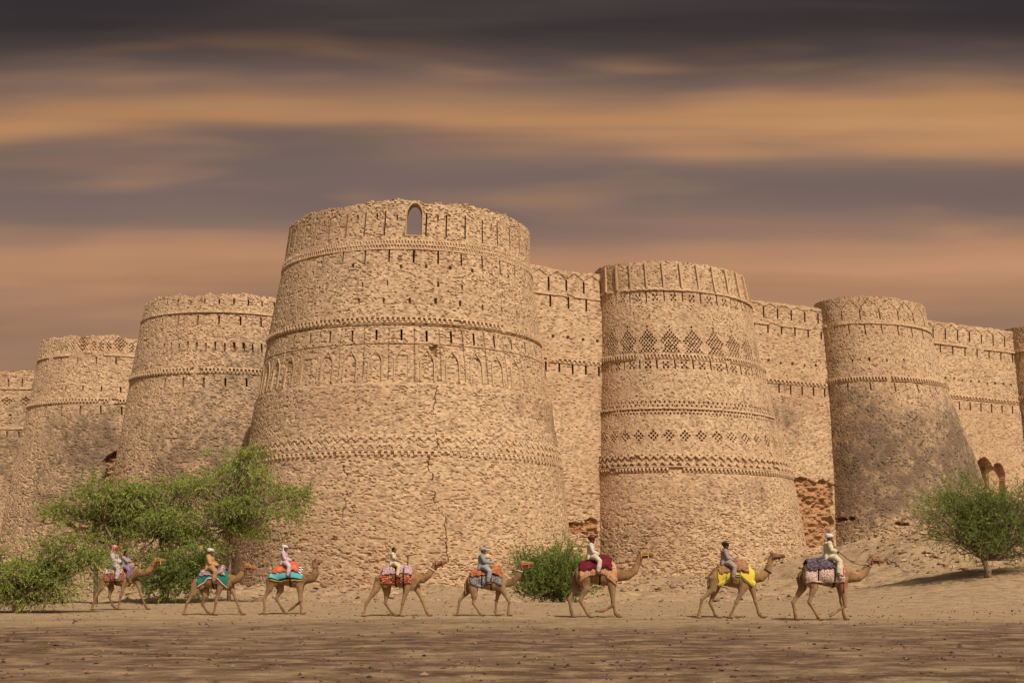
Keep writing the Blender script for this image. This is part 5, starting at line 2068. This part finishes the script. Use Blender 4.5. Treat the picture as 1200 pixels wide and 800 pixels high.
    rider(c, 385, 58, 'dark haired boy in a cream short sleeved shirt', flat(236, 222, 175), flat(228, 205, 150), 'hair', flat(22, 16, 14), kid=True, sleeves='short')
    # 5 ----
    c = Camel(525, 635, 8.42, 728, 722, 180, 565, 480, 'camel in front of the bushy shrub, with an orange quilt and grey blanket')
    c.build([[(250, 450), (262, 530), (250, 600), (308, 690), (335, 728)], [(200, 430), (188, 490), (114, 572), (96, 690), (94, 724)]],
            [[(540, 470), (606, 590), (592, 690), (598, 728)], [(500, 480), (476, 590), (468, 690), (478, 728)]],
            [(570, 400), (630, 395), (685, 345), (708, 285)], (722, 222), (815, 212))
    c.drape('saddle_blanket', 0.10, 0.92, lambda f: 1.22 + 0.10 * math.cos(f * 9), cloth_mat('grey patterned blanket', 'patch', [C(120, 115, 118), C(45, 40, 42), C(195, 190, 188), C(90, 85, 95)], 12), off=0.035)
    c.drape('saddle_quilt', 0.12, 0.90, 1.64, cloth_mat('orange saddle quilt', 'blotch', [C(205, 120, 55), C(165, 85, 50)], 4), off=0.045, bumps=0.07,
            lump=lambda f, q: (0.12 * sstep(f, 0.45, 0.62) * (1 - sstep(f, 0.80, 0.9)) + 0.02) * math.cos(q * 1.2))
    c.girth(0.40, 0.05)
    c.girth(0.64, 0.05)
    c.halter(flat(205, 110, 45), flat(210, 70, 60), flat(225, 40, 80))
    c.collar(flat(225, 220, 215), -2, 0.02)
    rider(c, 335, 48, 'man in grey blue kurta and grey checked turban', flat(150, 158, 168), flat(160, 172, 182), 'turban', flat(170, 170, 172), hands=(0.34, 0.24))
    # 6 ----
    c = Camel(655, 625, 7.617, 752, 724, 140, 520, 450, 'tall camel with a dark red quilt and one foreleg lifted')
    c.build([[(225, 420), (238, 495), (186, 600), (244, 700), (275, 742)], [(165, 420), (150, 500), (94, 592), (110, 690), (126, 750)]],
            [[(470, 480), (482, 640), (392, 690), (345, 690)], [(478, 480), (486, 620), (506, 712), (528, 750)]],
            [(535, 375), (610, 375), (675, 330), (705, 265)], (728, 195), (825, 190), lifted=((0, False),))
    c.drape('saddle_blanket', 0.10, 0.98, lambda f: 1.62 - 0.42 * max(abs(f - 0.5) * 2.2 - 0.4, 0) / 0.6, cloth_mat('orange patterned blanket', 'patch', [C(225, 140, 50), C(215, 190, 150), C(200, 100, 60), C(60, 80, 130), C(225, 170, 70)], 9), off=0.03)
    c.drape('saddle_quilt', 0.10, 0.86, 1.86, cloth_mat('dark red quilt', 'blotch', [C(130, 25, 50), C(100, 18, 40)], 5), off=0.045, bumps=0.07,
            lump=lambda f, q: 0.15 * sstep(f, 0.50, 0.64) * (1 - sstep(f, 0.78, 0.86)) * math.cos(q * 1.2))
    c.girth(0.58)
    c.halter(flat(225, 180, 60), flat(190, 40, 50), flat(225, 190, 70))
    rider(c, 285, 25, 'man in cream kurta and dark red turban on the camel with the dark red quilt', flat(230, 214, 190), flat(222, 205, 180), 'turban', flat(95, 30, 38), lean=-0.01, beard=True, scarf=flat(120, 60, 60))
    # 7 ----
    c = Camel(805, 625, 7.617, 755, 724, 195, 595, 480, 'camel with a bright yellow saddle cloth edged in green')
    c.build([[(235, 400), (220, 500), (128, 582), (110, 690), (92, 738)], [(270, 450), (260, 505), (214, 620), (256, 720), (286, 755)]],
            [[(500, 480), (436, 610), (392, 710), (375, 755)], [(592, 480), (620, 610), (650, 720), (680, 755)]],
            [(590, 390), (660, 390), (722, 335), (742, 260)], (758, 205), (855, 198))
    c.drape('saddle_blanket', 0.18, 1.0, lambda f: 1.58 - 0.44 * max(abs(f - 0.58) * 2.4 - 0.2, 0) / 0.75, cloth_mat('yellow cloth', 'border', [C(232, 205, 20), C(40, 70, 35), C(225, 200, 40)]), off=0.03)
    c.drape('saddle_quilt', 0.20, 0.86, 1.78, cloth_mat('brown patterned saddle', 'patch', [C(150, 95, 60), C(190, 130, 80), C(110, 60, 45), C(200, 160, 110)], 10), off=0.045, bumps=0.07,
            lump=lambda f, q: 0.16 * sstep(f, 0.5, 0.62) * (1 - sstep(f, 0.76, 0.86)) * math.cos(q * 1.2))
    c.girth(0.36, 0.05, mat=flat(150, 125, 105))
    c.girth(0.66, 0.05, mat=flat(150, 125, 105))
    c.halter(flat(150, 100, 60), None)
    c.collar(flat(40, 40, 45), -3, 0.02)
    t = MB()
    p = c.neckpts[-3] + Vector((0.03, 0, -0.14))
    t.tube([p, p + Vector((0, 0, -0.06)), p + Vector((0, 0, -0.14))], [.014, .028, .03], 8)
    obj('tassel', t.mesh('tassel'), flat(220, 110, 50), c.o)
    rider(c, 335, 75, 'man in mauve grey kurta with black turban and black scarf', flat(175, 150, 150), flat(180, 155, 155), 'turban', flat(40, 32, 32), scarf=flat(35, 30, 34), beard=True)
    # 8 ----
    c = Camel(920, 615, 6.957, 768, 726, 125, 505, 490, 'leading camel with a white flowered blanket and a purple grey quilt')
    c.build([[(205, 430), (225, 505), (188, 620), (250, 720), (276, 765)], [(150, 430), (150, 510), (74, 622), (90, 720), (98, 766)]],
            [[(462, 490), (480, 650), (400, 700), (368, 725)], [(466, 500), (470, 620), (486, 712), (500, 768)]],
            [(530, 410), (600, 412), (650, 375), (680, 320)], (700, 275), (778, 282), lifted=((0, False),))
    c.drape('saddle_blanket', 0.06, 0.90, 1.38, cloth_mat('white flowered blanket', 'flower', [C(235, 222, 200), C(165, 30, 55)], 4.2), off=0.035)
    c.drape('saddle_quilt', 0.10, 0.66, 1.90, cloth_mat('purple grey quilt', 'blotch', [C(120, 105, 118), C(70, 58, 70)], 9), off=0.05, bumps=0.11,
            lump=lambda f, q: 0.06 * (1 - sstep(f, 0.5, 0.62)) * math.cos(q * 1.2))
    c.girth(0.34)
    c.girth(0.68, 0.07)
    c.girth(0.88, 0.05, 'breast_strap', flat(190, 40, 45))
    c.halter(flat(150, 90, 60), flat(225, 110, 45), flat(190, 50, 45))
    c.collar(flat(230, 225, 215), -2, 0.02)
    ride, hand = rider(c, 350, 62, 'man in cream kurta and white turban holding the reins of the leading camel', flat(232, 220, 185), flat(228, 214, 178), 'turban', flat(235, 235, 232), hands=(0.24, 0.26))
    a = Vector(hand) - Vector(c.org)
    b_ = lerp(c.hb, c.no, .5) + c.hside * 0.08 - c.hup * 0.05
    n = 12
    rope('reins', [lerp(a, b_, i / n) + Vector((0, -0.05, -0.28 * math.sin(math.pi * i / n))) for i in range(n + 1)], 0.012, M_STRAP, c.o)


def cloth_pink():
    m, k, b = new_mat('pink checked scarf')
    pos = k.n('ShaderNodeTexCoord').outputs['Object']
    ck = k.n('ShaderNodeTexChecker')
    k.put(ck.inputs[0], k.scale(pos, (1, 1, 1)))
    ck.inputs['Scale'].default_value = 55
    n = k.noise(pos, 7.0, 2.0, 0.5)
    c = k.mix(ck.outputs['Fac'], C(205, 85, 95), C(232, 190, 188))
    k.put(b.inputs['Base Color'], k.mix(k.smooth(n, 0.35, 0.6), c, C(200, 95, 100)))
    return m


def post(c, f, h):
    """carved wooden pommel post of the saddle"""
    x = c.fx(f)
    z = c.top(x) - 0.08
    m = MB()
    m.tube([(x, 0, z), (x + 0.015, 0, z + h * 0.5), (x + 0.02, 0, z + h * 0.82)], [.035, .022, .02], 10)
    m.ball((x + 0.02, 0, z + h * 0.88), (.04, .04, .045), 10)
    obj('pommel', m.mesh('pommel'), M_WOOD, c.o)


build_caravan()
